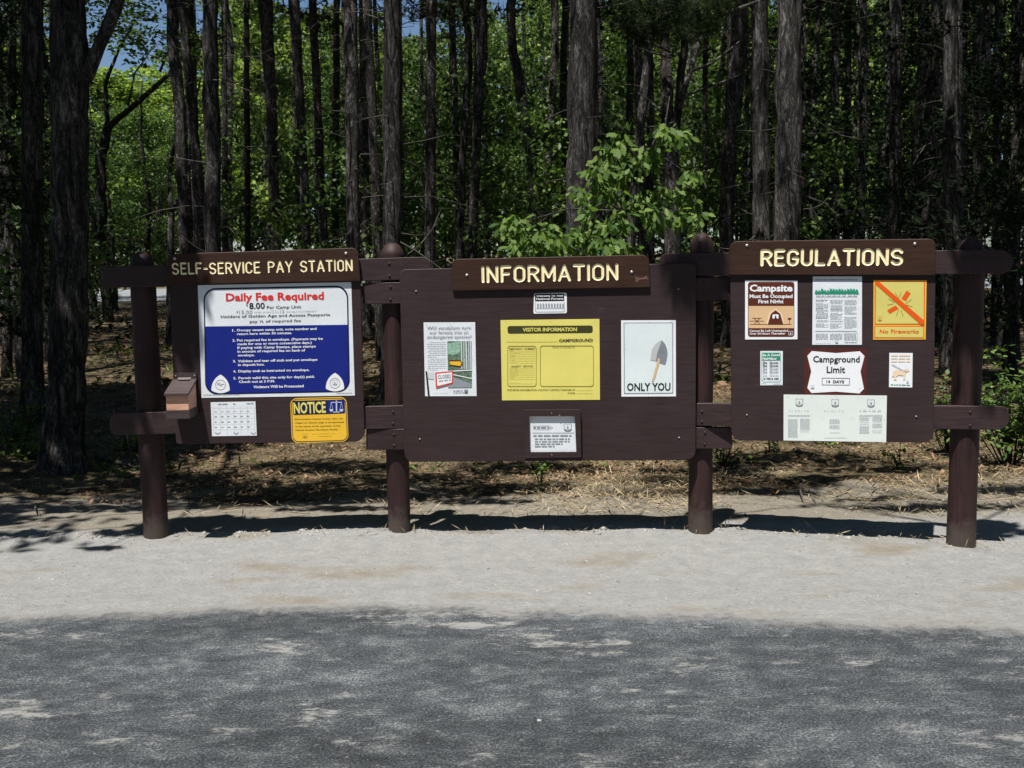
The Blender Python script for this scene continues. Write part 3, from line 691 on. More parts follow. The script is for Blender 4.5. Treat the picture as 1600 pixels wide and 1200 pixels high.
n.text("CLOSED", (296, 872), (470, 858), 46, M['grey'], 8, .03); n.greek((308, 912), (470, 892), 14, M['grey'], 8)
n.greek((500, 1038), (628, 1037), 10, M['grey']); n.greek((500, 1064), (645, 1062), 8, M['grey']); n.greek((240, 1066), (440, 1064), 4, M['pale'])
n.shield(672, 1042, 50, 52, M['olive'], M['grey'], 3); n.tacks([(140, 145), (458, 143), (750, 143), (760, 612)]); n.done()

CD = (770, 450, .15)
n = Notice(PC, dN, CD, "welcome_sign", [(430, 56), (770, 48), (772, 262), (422, 268)], "tiny black and white welcome sign just under the INFORMATION header", "sign", M['white'], rad=.01)
n.poly([(440, 60), (742, 58), (745, 134), (440, 138)], M['black'], 1, 'printed_panel', rad=.004)
n.text("Welcome To Your", (452, 92), (735, 88), 20, W_, 3, .02); n.text("National Forests", (452, 124), (735, 120), 20, W_, 3, .02)
n.line([(442, 150), (442, 235), (460, 250), (735, 246), (746, 232), (745, 145)], 4, M['grey'])
for k in range(10): x = 470 + k * 29; n.poly([(x - 9, 170), (x - 4, 160), (x + 4, 160), (x + 9, 170), (x + 8, 206), (x - 7, 207)], M['grey'], 2, 'symbols'); n.line([(x + 14, 210), (x + 14, 244)], 3, M['pale'])
n.line([(450, 213), (740, 210)], 4, M['grey']); n.done()

n = Notice(PC, dN, CD, "visitor_information_sheet", [(80, 334), (1110, 322), (1116, 1164), (96, 1170)], "large yellow VISITOR INFORMATION form in the middle of the information board", "poster", M['yellow'])
n.poly([(152, 396), (1040, 390), (1042, 468), (156, 476)], M['olive'], 1, 'printed_header', rad=.014)
n.text("VISITOR INFORMATION", (312, 452), (876, 448), 36, M['yellow'], 3, .03); n.text("CAMPGROUND", (690, 560), (1042, 556), 28, M['olive'], 3, .03)
n.line([(140, 562), (680, 560)], 3, M['oline'])
for x0, y0, x1, y1 in ((156, 606, 452, 1024), (495, 602, 1048, 1024)): n.line(n.rrect(x0, y0, x1, y1, 26), 6, M['oline'], 2, 'printed_lines', True)
n.text("EMERGENCY  NUMBERS", (172, 640), (438, 638), 13, M['olive'], 3, .02); n.text("NEAREST  SERVICES", (188, 820), (420, 819), 12, M['olive'], 3, .02); n.text("THINGS TO SEE AND DO", (618, 624), (858, 622), 12, M['olive'], 3)
for k, s_ in enumerate(("FIRE", "STATE POLICE", "SHERIFF", "DOCTOR", "CLINIC", "HOSPITAL")): n.text(s_, (174, 662 + k * 24), (174 + len(s_) * 10, 662 + k * 24), 10, M['oline'], 3); n.line([(180 + len(s_) * 10, 664 + k * 24), (436, 663 + k * 24)], 2, M['oline'])
for k, s_ in enumerate(("GASOLINE", "GROCERIES", "RESTAURANT", "TELEPHONE", "LODGING", "STORE", "", "DUMP STATION")):
    if s_: n.text(s_, (174, 838 + k * 22.5), (174 + len(s_) * 10, 838 + k * 22.5), 10, M['oline'], 3); n.line([(180 + len(s_) * 10, 840 + k * 22.5), (436, 839 + k * 22.5)], 2, M['oline'])
n.text("FOR MORE INFORMATION CONTACT DISTRICT RANGER AT", (152, 1068), (860, 1066), 13, M['olive'], 3, .02); n.text("PHONE", (780, 1100), (858, 1099), 12, M['olive'], 3, .02)
n.line([(870, 1068), (1040, 1066)], 2, M['oline']); n.line([(870, 1100), (1040, 1098)], 2, M['oline'])
n.tacks([(142, 356), (600, 350), (1062, 350)], M['oline']); n.done()

CE = (960, 490, .11665)
n = Notice(PC, dN, CE, "fire_prevention_poster", [(90, 90), (822, 88), (824, 1108), (94, 1112)], "white ONLY YOU poster with a grey shovel, right side of the information board", "poster", M['white'])
n.poly([(122, 120), (786, 118), (788, 1072), (128, 1076)], M['grey'], 1, 'printed_border'); n.poly([(134, 132), (774, 130), (776, 1060), (140, 1064)], simple('pale_blue_grey_field', (.68, .76, .78), .45, .05, 4), 2, 'printed_field')
n.poly([(636, 358), (680, 410), (705, 480), (712, 540), (700, 620), (680, 690), (590, 660), (560, 640), (480, 622), (488, 560), (505, 480), (550, 410), (595, 372)], M['steel'], 3, 'shovel_picture')
n.poly([(636, 360), (595, 374), (550, 412), (505, 482), (488, 560), (480, 620), (552, 634), (572, 540), (600, 450)], M['steel2'], 4, 'shovel_picture')
n.poly([(585, 590), (612, 610), (600, 670), (572, 760), (548, 850), (520, 910), (498, 905), (520, 840), (545, 740), (570, 650)], M['tan'], 5, 'shovel_picture')
n.text("ONLY YOU", (168, 1032), (750, 1028), 98, M['black'], 4, .022)
n.tacks([(150, 140), (465, 112), (765, 110), (150, 480), (172, 1066), (770, 1050), (452, 1072)]); n.done()

# framed notice in a shadow box at the foot of the information board
CF = (770, 440, .24169)
def fr(x, y, d): return PC.uv(CF[0] + x * CF[2], CF[1] + y * CF[2], d)
o_ = [fr(198, 832, .15), fr(567, 830, .15), fr(572, 1138, .15), fr(208, 1142, .15)]; i_ = [fr(235, 872, .15), fr(530, 872, .15), fr(540, 1104, .15), fr(240, 1106, .15)]
cx = sum(p[0] for p in o_) / 4; cz = sum(p[1] for p in o_) / 4
root = empty("framed_notice", PC.o + PC.u * cx + PC.n * D_PANEL + Vector((0, 0, cz)), PC.rz, "white typed sheet inside a deep brown wooden frame below the yellow form", "framed notice")
mb = MB()
for k in range(4):
    a, b_, c, d_ = o_[k], o_[(k + 1) % 4], i_[(k + 1) % 4], i_[k]; v = []
    for dep in (.0005, .024):
        v += [(p[0] - cx, -dep, p[1] - cz) for p in (a, b_, c, d_)]
    mb.add(v, [(4, 5, 6, 7), (0, 1, 5, 4), (2, 3, 7, 6), (0, 4, 7, 3), (1, 2, 6, 5)])
mb.build('frame', M['panel'], root)
def fl(pts, mat, dep, name):
    q = [fr(x, y, D_PANEL) for x, y in pts]; return mesh_obj(name, [(x - cx, -dep, z - cz) for x, z in q], tessellate_polygon([[Vector((x, z, 0)) for x, z in q]]), mat, root)
fl([(228, 862), (540, 862), (548, 1112), (232, 1114)], M['paper'], .010, 'sheet')
class Sub(Notice):
    def __init__(s): s.P, s.d, s.crop, s.acc, s.off, s.root, s.th = PC, D_PANEL, CF, {}, (cx, cz), root, .0106
n = Sub()
n.greek((262, 944), (365, 944), 9, M['grey']); n.line([(262, 932), (360, 930), (386, 942), (360, 953), (262, 952)], 2.5, M['grey']); n.line([(258, 976), (525, 975)], 3, M['grey'])
n.shield(484, 940, 52, 48, M['grey'], M['paper'])
for k, (x0, x1, h) in enumerate(((262, 512, 8), (272, 498, 6), (272, 500, 6), (272, 452, 6), (272, 400, 6))): n.greek((x0, 998 + k * 16 + (4 if k else 0)), (x1, 997 + k * 16 + (4 if k else 0)), h, M['grey'])
n.tacks([(262, 908), (512, 1092), (262, 1092)]); n.done()
for p in ((380, 853), (432, 866), (382, 1123)): 
    u, z = fr(*p, .152); mb = MB(); mb.tube([(u - cx, -.022, z - cz), (u - cx, -.0265, z - cz)], [.004, .003], 8); mb.build('screw', M['bolt'], root)

# ================= notices on the regulations board
CG = (1150, 430, .15837)
n = Notice(PR, dN, CG, "campsite_sign", [(90, 50), (606, 52), (606, 632), (90, 634)], "white and brown Campsite Must Be Occupied sign, upper left of the regulations board", "sign", M['white'], thick=.002)
n.poly([(118, 66), (576, 66), (576, 608), (118, 608)], M['maroon'], 1, 'printed_panel', rad=.016); n.poly([(124, 304), (572, 304), (572, 522), (124, 522)], M['tan'], 2, 'tan_field')
n.text("Campsite", (134, 158), (558, 158), 62, W_, 3, .035); n.text("Must Be Occupied", (134, 224), (558, 224), 34, W_, 3, .03); n.text("First Night", (220, 276), (468, 276), 34, W_, 3, .03)
n.text("Cannot Be Left Unattended", (134, 558), (512, 556), 20, W_, 3, .02); n.text("Over 24 Hours Thereafter", (134, 586), (488, 584), 20, W_, 3, .02)
n.shield(540, 574, 46, 50, W_, M['maroon'], 3)
n.poly([(300, 486), (330, 372), (390, 328), (448, 372), (480, 486)], M['ltan'], 3, 'tent_symbol'); n.poly([(314, 486), (344, 380), (390, 344), (436, 380), (468, 486)], M['maroon'], 4, 'tent_symbol'); n.poly([(360, 386), (420, 386), (420, 428), (360, 428)], W_, 5, 'tent_symbol', rad=.006); n.poly([(388, 396), (394, 396), (404, 430), (378, 430)], M['maroon'], 6, 'tent_symbol')
n.line([(140, 484), (545, 484)], 5, M['maroon'], 3, 'symbols'); n.line([(160, 424), (252, 424)], 5, M['maroon'], 3, 'symbols'); n.line([(138, 452), (275, 452)], 5, M['maroon'], 3, 'symbols')
n.line([(180, 484), (235, 424)], 5, M['maroon'], 3, 'symbols'); n.line([(238, 484), (178, 424)], 5, M['maroon'], 3, 'symbols'); n.line([(528, 484), (528, 430)], 5, M['maroon'], 3, 'symbols'); n.poly([(510, 422), (546, 420), (546, 436), (514, 440)], M['maroon'], 3, 'symbols')
n.done()
n = Notice(PR, dN, CG, "rules_poster", [(758, 12), (1243, 12), (1242, 686), (752, 686)], "tall white rules poster with green lettering, centre top of the regulations board", "poster", M['paper'])
n.greek((780, 52), (1200, 50), 10, M['grey'])
rg = random.Random(4); pts = []
for k in range(15):
    x = 780 + k * 28.5; h = rg.uniform(28, 60); n.poly([(x - 4, 182 - rg.uniform(0, 12)), (x + 6, 180 - h), (x + 12, 150 - h * .2), (x + 22, 190 - h), (x + 34, 186 - rg.uniform(0, 10)), (x + 16, 192)], M['green'], 2, 'green_heading')
for k in range(8): x = 790 + k * 52; n.greek((x, 206), (x + 44, 206), 10, M['pale'])
n.line([(790, 217), (1196, 215)], 3, M['grey'])
for c in range(3):
    x0 = 788 + c * 140; y = 248; k = 0
    while y < 528:
        if rg.random() > .16: n.greek((x0 + rg.choice((0, 0, 8)), y), (x0 + rg.choice((118, 125, 120, 80)), y), 5.5, M['pale'] if rg.random() > .06 else M['grey'])
        y += 10.5
    y = 580
    while y < 640: n.greek((x0, y), (x0 + 120, y), 5.5, M['pale']); y += 10.5
n.line([(784, 552), (1190, 552)], 5, M['grey']); n.line([(1072, 572), (1200, 572), (1200, 642), (1072, 642)], 2.5, M['grey'], 2, 'printed_lines', True)
n.shield(994, 655, 30, 30, M['grey'], M['paper']); n.greek((1075, 666), (1200, 666), 6, M['grey']); n.greek((780, 672), (940, 668), 3, M['pale']); n.done()
n = Notice(PR, dN, CG, "neighbor_notice", [(240, 748), (462, 748), (460, 1084), (240, 1086)], "small white and green good neighbor quiet notice, lower left of the regulations board", "notice", M['paper'])
n.poly([(254, 764), (440, 764), (440, 842), (252, 842)], M['green'], 1, 'green_header', rad=.006); n.line([(252, 840), (254, 1030), (270, 1052), (428, 1052), (442, 1030), (440, 840)], 3.5, M['green'])
n.text("Be A Good", (262, 800), (432, 798), 24, W_, 3, .03); n.text("Neighbor", (262, 834), (404, 834), 24, W_, 3, .03)
for k, mt in enumerate((M['black'], M['black'], M['grey'], M['grey'], M['pale'])):
    n.text("Be", (266, 872 + k * 30), (308, 872 + k * 30), 20, mt, 3, .02); n.text("Quiet", (330, 872 + k * 30), (420, 872 + k * 30), 20, mt, 3, .02)
n.text("10 PM-6 AM", (266, 1028), (420, 1028), 16, M['black'], 3, .03); n.greek((250, 1070), (300, 1070), 4, M['grey']); n.greek((370, 1074), (450, 1073), 4, M['grey']); n.done()
n = Notice(PR, dN, CG, "camping_limit_sign", [(676, 722), (1290, 722), (1290, 1182), (676, 1182)], "white Campground Limit 14 DAYS sign with pinched sides on a dark red backing", "sign", M['redbrown'], rad=.012)
sh_ = [(748, 748), (986, 768), (1222, 750), (1268, 798), (1228, 950), (1262, 1120), (1218, 1166), (984, 1148), (744, 1162), (704, 1112), (742, 950), (704, 795)]
n.poly(sh_, M['white'], 1, 'printed_face')
n.text("Campground", (760, 856), (1220, 858), 58, M['black'], 3, .02); n.text("Limit", (894, 962), (1076, 962), 62, M['black'], 3, .02)
n.line([(850, 1014), (1120, 1018), (1118, 1084), (850, 1082)], 5, M['black'], 2, 'printed_lines', True); n.text("14  DAYS", (892, 1062), (1066, 1064), 26, M['black'], 3, .025)
n.shield(756, 1102, 38, 40, M['grey'], W_); n.tacks([(972, 736), (716, 740), (1258, 945), (724, 940)], M['bark_line']); n.tacks([(1218, 1120)]); n.done()
CH = (1350, 430, .15837)
n = Notice(PR, dN, CH, "no_fireworks_sign", [(94, 48), (618, 50), (608, 634), (90, 636)], "yellow and orange No Fireworks sign, upper right of the regulations board", "sign", M['orangey'], thick=.002)
n.poly([(108, 58), (600, 60), (596, 488), (106, 486)], M['orange'], 1, 'printed_border'); n.poly([(118, 68), (590, 68), (588, 478), (114, 478)], M['lime'], 2, 'printed_panel')
n.poly([(102, 500), (594, 502), (590, 622), (102, 620)], M['orange'], 1, 'printed_border'); n.poly([(110, 508), (586, 510), (583, 614), (110, 612)], M['lime'], 2, 'printed_panel')
n.poly([(118, 62), (145, 62), (596, 450), (596, 488), (560, 488), (116, 92)], M['orange'], 4, 'prohibition_bar')
n.text("No Fireworks", (154, 574), (540, 574), 38, M['orange'], 3, .02)
n.poly([(420, 150), (460, 180), (412, 256), (368, 232)], M['orange'], 3, 'firecracker_symbol'); n.poly([(228, 345), (310, 298), (342, 330), (252, 382)], M['orange'], 3, 'firecracker_symbol')
for a, c in (((304, 172), (340, 225)), ((364, 168), (350, 215)), ((240, 232), (300, 268)), ((232, 294), (290, 282)), ((412, 278), (468, 240)), ((415, 292), (476, 312)), ((340, 345), (318, 402)), ((362, 342), (386, 404))): n.line([a, c], 5, M['oline'], 3, 'spark_lines')
n.shield(155, 430, 46, 50, M['orange'], M['lime'], 3); n.tacks([(575, 518), (448, 150)], M['oline']); n.done()
n = Notice(PR, dN, CH, "dog_leash_notice", [(250, 766), (480, 768), (476, 1108), (246, 1104)], "small white notice picturing a tan dog on a leash, lower right of the regulations board", "notice", M['white'])
for y in (798, 826, 856): n.greek((268, y), (456, y), 11, M['ltan'], 2, mean=1.6)
n.poly([(286, 945), (330, 936), (390, 948), (400, 925), (425, 918), (448, 938), (440, 950), (418, 950), (412, 972), (408, 990), (402, 1030), (388, 1030), (388, 990), (340, 986), (318, 1000), (322, 1032), (292, 1032), (300, 1005), (288, 995), (272, 1010), (284, 975)], M['ltan'], 3, 'dog_picture')
n.line([(276, 880), (415, 955)], 6, M['grey'], 4, 'leash_picture'); n.greek((264, 1084), (452, 1088), 8, M['green']); n.shield(430, 1050, 22, 24, M['grey'], W_, 3); n.done()
CI = (1210, 600, .11875)
n = Notice(PR, dN + .0005, CI, "mission_poster", [(122, 138), (1480, 152), (1470, 764), (120, 742)], "wide pale poster with three shield emblems at the foot of the regulations board", "poster", M['paper2'])
for cxx, cyy in ((328, 242), (800, 248), (1270, 252)): n.shield(cxx, cyy, 100, 104, M['grey'], M['paper2'])
for x0, s_ in ((190, "MISSION"), (655, "VISION")):
    w = 280 / len(s_)
    for k, ch in enumerate(s_): n.text(ch, (x0 + k * w, 362), (x0 + k * w + (6 if ch == 'I' else 22), 363), 28, M['pale'], 3)
n.greek((1120, 360), (1420, 364), 26, M['pale'], mean=.3)
for x0, x1, y0, y1 in ((180, 470, 410, 425), (180, 305, 465, 700), (340, 465, 445, 650), (725, 860, 410, 420), (725, 860, 455, 610), (725, 860, 640, 650), (650, 960, 708, 715), (1115, 1420, 410, 425), (1120, 1245, 440, 655), (1290, 1415, 430, 650), (1120, 1420, 715, 725)):
    y = y0
    while y <= y1:
        if rg.random() > .14: n.greek((x0, y), (x1, y + 1), 6, M['pale'])
        y += 13
n.tacks([(180, 166), (495, 172), (820, 168), (1105, 180), (1430, 180), (630, 446), (1025, 452), (1445, 466), (510, 728), (1420, 735)]); n.done()

# ================= fee envelope box on the left board
cx, cz = PL.uv(281, 620, .25)
root = empty("fee_envelope_box", PL.o + PL.u * cx + PL.n * D_PANEL + Vector((0, 0, cz)), PL.rz, "small wooden box with sloping hinged lid at the left edge of the pay station board", "fee box")
w = .066
def hz(py, d): return PL.uv(281, py, d)[1] - cz
z_pl, z_lt, z_lf, z_b = hz(583, .13), hz(594, .15), hz(615, .30), hz(654, .30)
mb = MB(); mb.box(-w + .005, w + .005, -.016, -.001, z_lt - .02, z_pl); mb.build('hinge_board', M['boxpaint'], root)
mb = MB(); v = [(-w - .006, -.018, z_lt + .004), (w + .006, -.018, z_lt + .004), (w + .006, -.205, z_lf + .004), (-w - .006, -.205, z_lf + .004)]
v += [(x, y, z - .016) for x, y, z in v]; mb.add(v, [(0, 3, 2, 1), (4, 5, 6, 7), (0, 1, 5, 4), (1, 2, 6, 5), (2, 3, 7, 6), (3, 0, 4, 7)]); lid = mb.build('lid', M['boxpaint'], root)
zsplit = z_b + .052
mb = MB(); mb.add([(-w, -.018, zsplit), (w, -.018, zsplit), (w, -.19, zsplit), (-w, -.19, zsplit), (-w, -.018, z_lt - .014), (w, -.018, z_lt - .014), (w, -.19, z_lf - .010), (-w, -.19, z_lf - .010)], [(0, 1, 2, 3), (7, 6, 5, 4), (3, 2, 6, 7), (0, 3, 7, 4), (1, 5, 6, 2), (0, 4, 5, 1)]); mb.build('bare_wood_body', M['barewood'], root)
mb = MB(); mb.box(-w - .003, w + .003, -.196, -.001, z_b, zsplit - .0005); mb.build('base_tray', M['boxpaint'], root)
mb = MB(); mb.tube([(-.04, -.02, z_lt + .008), (.04, -.02, z_lt + .008)], [.005, .005], 10); mb.box(-.035, .035, -.045, -.020, z_lt + .0015, z_lt + .0045); mb.build('hinge', M['hinge'], root)
for x in (-.055, .06): mb = MB(); mb.tube([(x, -.0155, z_pl - .016), (x, -.019, z_pl - .016)], [.005, .004], 8); mb.build('screw', M['bolt'], root)

# ------------------------------------------------------------------ forest
def quad_leaves(C, size, rs, up=.3, aspect=.55, k=4):
    """n leaf-shaped diamonds at points C (n,3)"""
    n = len(C); a = rs.normal(size=(n, 3)); a[:, 2] *= .6; a /= np.linalg.norm(a, axis=1)[:, None]
    b = rs.normal(size=(n, 3)); b[:, 2] += 0; b -= a * (a * b).sum(1)[:, None]; b /= np.linalg.norm(b, axis=1)[:, None]
    # prefer leaf faces that look upward
    nrm = np.cross(a, b); flat = np.abs(nrm[:, 2]) < up; b[flat] = np.cross(np.array([0, 0, 1.]), a[flat]); b /= np.maximum(np.linalg.norm(b, axis=1), 1e-6)[:, None]
    s = (size * rs.uniform(.65, 1.35, n))[:, None]; w = s * aspect
    P = [C - a * s * .5, C + b * w * .5 - a * s * .05, C + a * s * .5, C - b * w * .5 - a * s * .05]
    return np.stack(P, 1)

def needle_tufts(C, D, ln, rs, per=9, w=.012):
    """thin triangles fanning out of tuft points C along D"""
    n = len(C); out = []
    for k in range(per):
        d = D + rs.normal(size=(n, 3)) * .65; d /= np.linalg.norm(d, axis=1)[:, None]
        s = np.cross(d, rs.normal(size=(n, 3))); s /= np.linalg.norm(s, axis=1)[:, None]; l = (ln * rs.uniform(.6, 1.2, n))[:, None]
        out.append(np.stack([C - s * w, C + s * w, C + d * l], 1))
    return np.concatenate(out, 0)

def broad_crown(name, seed, rad, h, clumps, per, leaf, mat, cr=.9, flat=.6, low=0.0, up=.3):
    rs = np.random.RandomState(seed); pts = []
    for c in range(clumps):
        z = low + (h - low) * rs.beta(1.3, 1.2); t = z / h; rr = rad * (math.sin(math.pi * min(.97, max(.12, t * .85 + .1))) ** .6)
        an = rs.uniform(0, 6.283); q = rr * math.sqrt(rs.uniform(.08, 1)); cpos = np.array([q * math.cos(an), q * math.sin(an), z])
        k = rs.poisson(per) + 5; v = rs.normal(size=(k, 3)); v /= np.linalg.norm(v, axis=1)[:, None]; v *= (rs.uniform(.15, 1, k) ** .45)[:, None] * cr * rs.uniform(.6, 1.2)
        v[:, 2] *= flat; pts.append(cpos + v)
    C = np.concatenate(pts); return fast_mesh(name, quad_leaves(C, leaf, rs, up=up), 4, mat)

def pine_crown(name, seed, rad, h, nb, mat, ln=.17, droop=.0, w=.013, per=9, step=.16, cone=.6):
    rs = np.random.RandomState(seed); Cs = []; Ds = []
    for b in range(nb):
        t = (b + rs.uniform()) / nb; z = h * t; L_ = rad * (1 - t * cone) * rs.uniform(.55, 1.1) * (1 if t < .93 else .5); an = rs.uniform(0, 6.283)
        d = np.array([math.cos(an), math.sin(an), rs.uniform(-.1, .3) - droop]); side = np.array([-math.sin(an), math.cos(an), 0])
        for x in np.arange(L_ * .25, L_, step):
            sp = (L_ - x) * .45 + .12
            for q in range(3):
                o = rs.uniform(-1, 1) * sp; Cs.append(np.array([0, 0, z]) + d * x + side * o + np.array([0, 0, rs.normal() * .07 + .05 * x * x / L_])); Ds.append(d * .7 + side * np.sign(o) * .4 + np.array([0, 0, .25]))
    return fast_mesh(name, needle_tufts(np.array(Cs), np.array(Ds), ln, rs, per, w), 3, mat)

def trunk_tube(mb, pts, rads, n=12, sub=.35, wob=.012, seed=0, lump=.09):
    rr = random.Random(seed); P = []; Rr = []
    for (a, b, r0, r1) in zip(pts[:-1], pts[1:], rads[:-1], rads[1:]):
        a, b = Vector(a), Vector(b); k = max(1, int((b - a).length / sub))
        for i in range(k): t = i / k; P.append(a.lerp(b, t) + Vector((rr.gauss(0, wob), rr.gauss(0, wob), 0)) * (1 if P else 0)); Rr.append((r0 + (r1 - r0) * t) * rr.uniform(.95, 1.06))
    P.append(Vector(pts[-1])); Rr.append(rads[-1]); mb.tube(P, Rr, n, True, lump, rr)

# shared meshes ---------------------------------------------------
pine_crowns = [pine_crown('crown', 100 + k, 2.4, 7.5, 37, M['needle'], ln=.20, w=.020, per=8, step=.20) for k in range(4)]
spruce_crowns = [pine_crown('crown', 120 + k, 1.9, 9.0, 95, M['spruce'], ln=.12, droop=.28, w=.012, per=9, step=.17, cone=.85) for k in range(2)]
oak_crowns = [broad_crown('crown', 140 + k, 3.3, 9.0, 85, 120, .19, M['oak'], cr=.95) for k in range(3)]
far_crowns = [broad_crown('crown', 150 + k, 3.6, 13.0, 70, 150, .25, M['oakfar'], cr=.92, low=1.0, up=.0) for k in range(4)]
sap_crowns = [broad_crown('crown', 160 + k, 1.0, 3.2, 34, 42, .11, M['oak'], cr=.42, low=.3) for k in range(3)]
def dead_mesh(seed, z0, z1, n, r=.009):
    rr = random.Random(seed); mb = MB()
    for k in range(n):
        z = rr.uniform(z0, z1); an = rr.uniform(0, 6.283); L_ = rr.uniform(.2, 1.5) ** 1.3; d = Vector((math.cos(an), math.sin(an), rr.uniform(-.25, .25)))
        p = Vector((0, 0, z)); pts = [p]; 
        for q in range(4): d = (d + Vector((rr.gauss(0, .3), rr.gauss(0, .3), rr.gauss(0, .25) - .02))).normalized(); p = p + d * L_ / 4; pts.append(p)
        mb.tube(pts, [r, r * .8, r * .6, r * .4, r * .2], 4, False)
        if rr.random() < .6:
            s = pts[2]; e = d + Vector((rr.gauss(0, .6), rr.gauss(0, .6), rr.gauss(0, .3))); mb.tube([s, s + e * L_ * .2, s + e * L_ * .35], [r * .5, r * .35, r * .15], 4, False)
    me = bpy.data.meshes.new('dead_branches'); me.from_pydata(mb.v, [], mb.f); me.materials.append(M['deadwood']); return me
dead_meshes = [dead_mesh(200 + k, 2.0, 9.5, 46) for k in range(4)]
stem_meshes = []
for k in range(5):
    rr = random.Random(300 + k); mb = MB(); p = [(0, 0, -.3), (0, 0, .0), (rr.gauss(0, .05), rr.gauss(0, .05), 3), (rr.gauss(0, .12), rr.gauss(0, .12), 7), (rr.gauss(0, .2), rr.gauss(0, .2), 12), (rr.gauss(0, .2), rr.gauss(0, .2), 16)]
    trunk_tube(mb, p, [.13, .115, .10, .085, .055, .01], 9, .5, .012, 300 + k)
    me = bpy.data.meshes.new('trunk'); me.from_pydata(mb.v, [], mb.f); me.polygons.foreach_set("use_smooth", [True] * len(me.polygons)); me.materials.append(M['pinebark']); stem_meshes.append(me)

def part(name, me, parent, loc=(0, 0, 0), rz=0, sc=(1, 1, 1)):
    o = bpy.data.objects.new(name, me); link(o, parent); o.location = loc; o.rotation_euler = (0, 0, rz); o.scale = sc; return o

def ground_z(x, y): return float(gz(np.array([x]), np.array([y]))[0])

def key_tree(x0, x1, w, Y, kind, label, top=None, base=None, dead=True, name='pine_tree'):
    """trunk seen at photo x = x0 at the top of the picture and x1 at row 390"""
    a = at_y(x1, 390, Y); b = at_y(x0, 0, Y); dx = (b.x - a.x) / (b.z - a.z); gx_ = a.x - dx * (a.z - 0); gzv = ground_z(gx_, Y); gx_ = a.x - dx * (a.z - gzv)
    r = w / 1600 * Y / 2; H = top or max(14.0, b.z + 8); zb = base or max(b.z + .8, 7.0)
    t = empty(name, (gx_, Y, gzv), 0, label, 'tree', 'tall trees standing behind the boards')
    mb = MB(); lean = lambda z: dx * z if z < b.z else dx * b.z + dx * .3 * (z - b.z)
    zs = [-.3, 0, .25, .8, 2, 4, b.z, zb + 2, H]; rs_ = [r * 1.7, r * 1.5, r * 1.22, r * 1.08, r * 1.03, r, r * .94, r * .7, .02]
    zs2 = []; rs2 = []
    for z, q in sorted(zip(zs, rs_)): zs2.append(z); rs2.append(q)
    rs2 = sorted(rs2, reverse=True)
    trunk_tube(mb, [(lean(z), 0, z) for z in zs2], rs2, 14 if w > 20 else 10, .3, r * .07, int(x0 * 7 + Y), .08)
    mb.build('trunk', M['bark'] if w > 22 else M['pinebark'], t, True)
    rr = random.Random(int(x0) + 5)
    if kind == 'pine': part('crown', rr.choice(pine_crowns), t, (lean(zb), 0, zb), rr.uniform(0, 6), (1, 1, (H - zb + .3) / 7.5))
    elif kind == 'oak': part('crown', rr.choice(oak_crowns), t, (lean(zb), 0, zb - .5), rr.uniform(0, 6), (1, 1, (H - zb + 1.5) / 9))
    if dead: o = part('dead_branches', rr.choice(dead_meshes), t, (dx * 4, 0, 0), rr.uniform(0, 6), (1, 1, min(1.0, (zb + .6) / 9.5)))
    return t

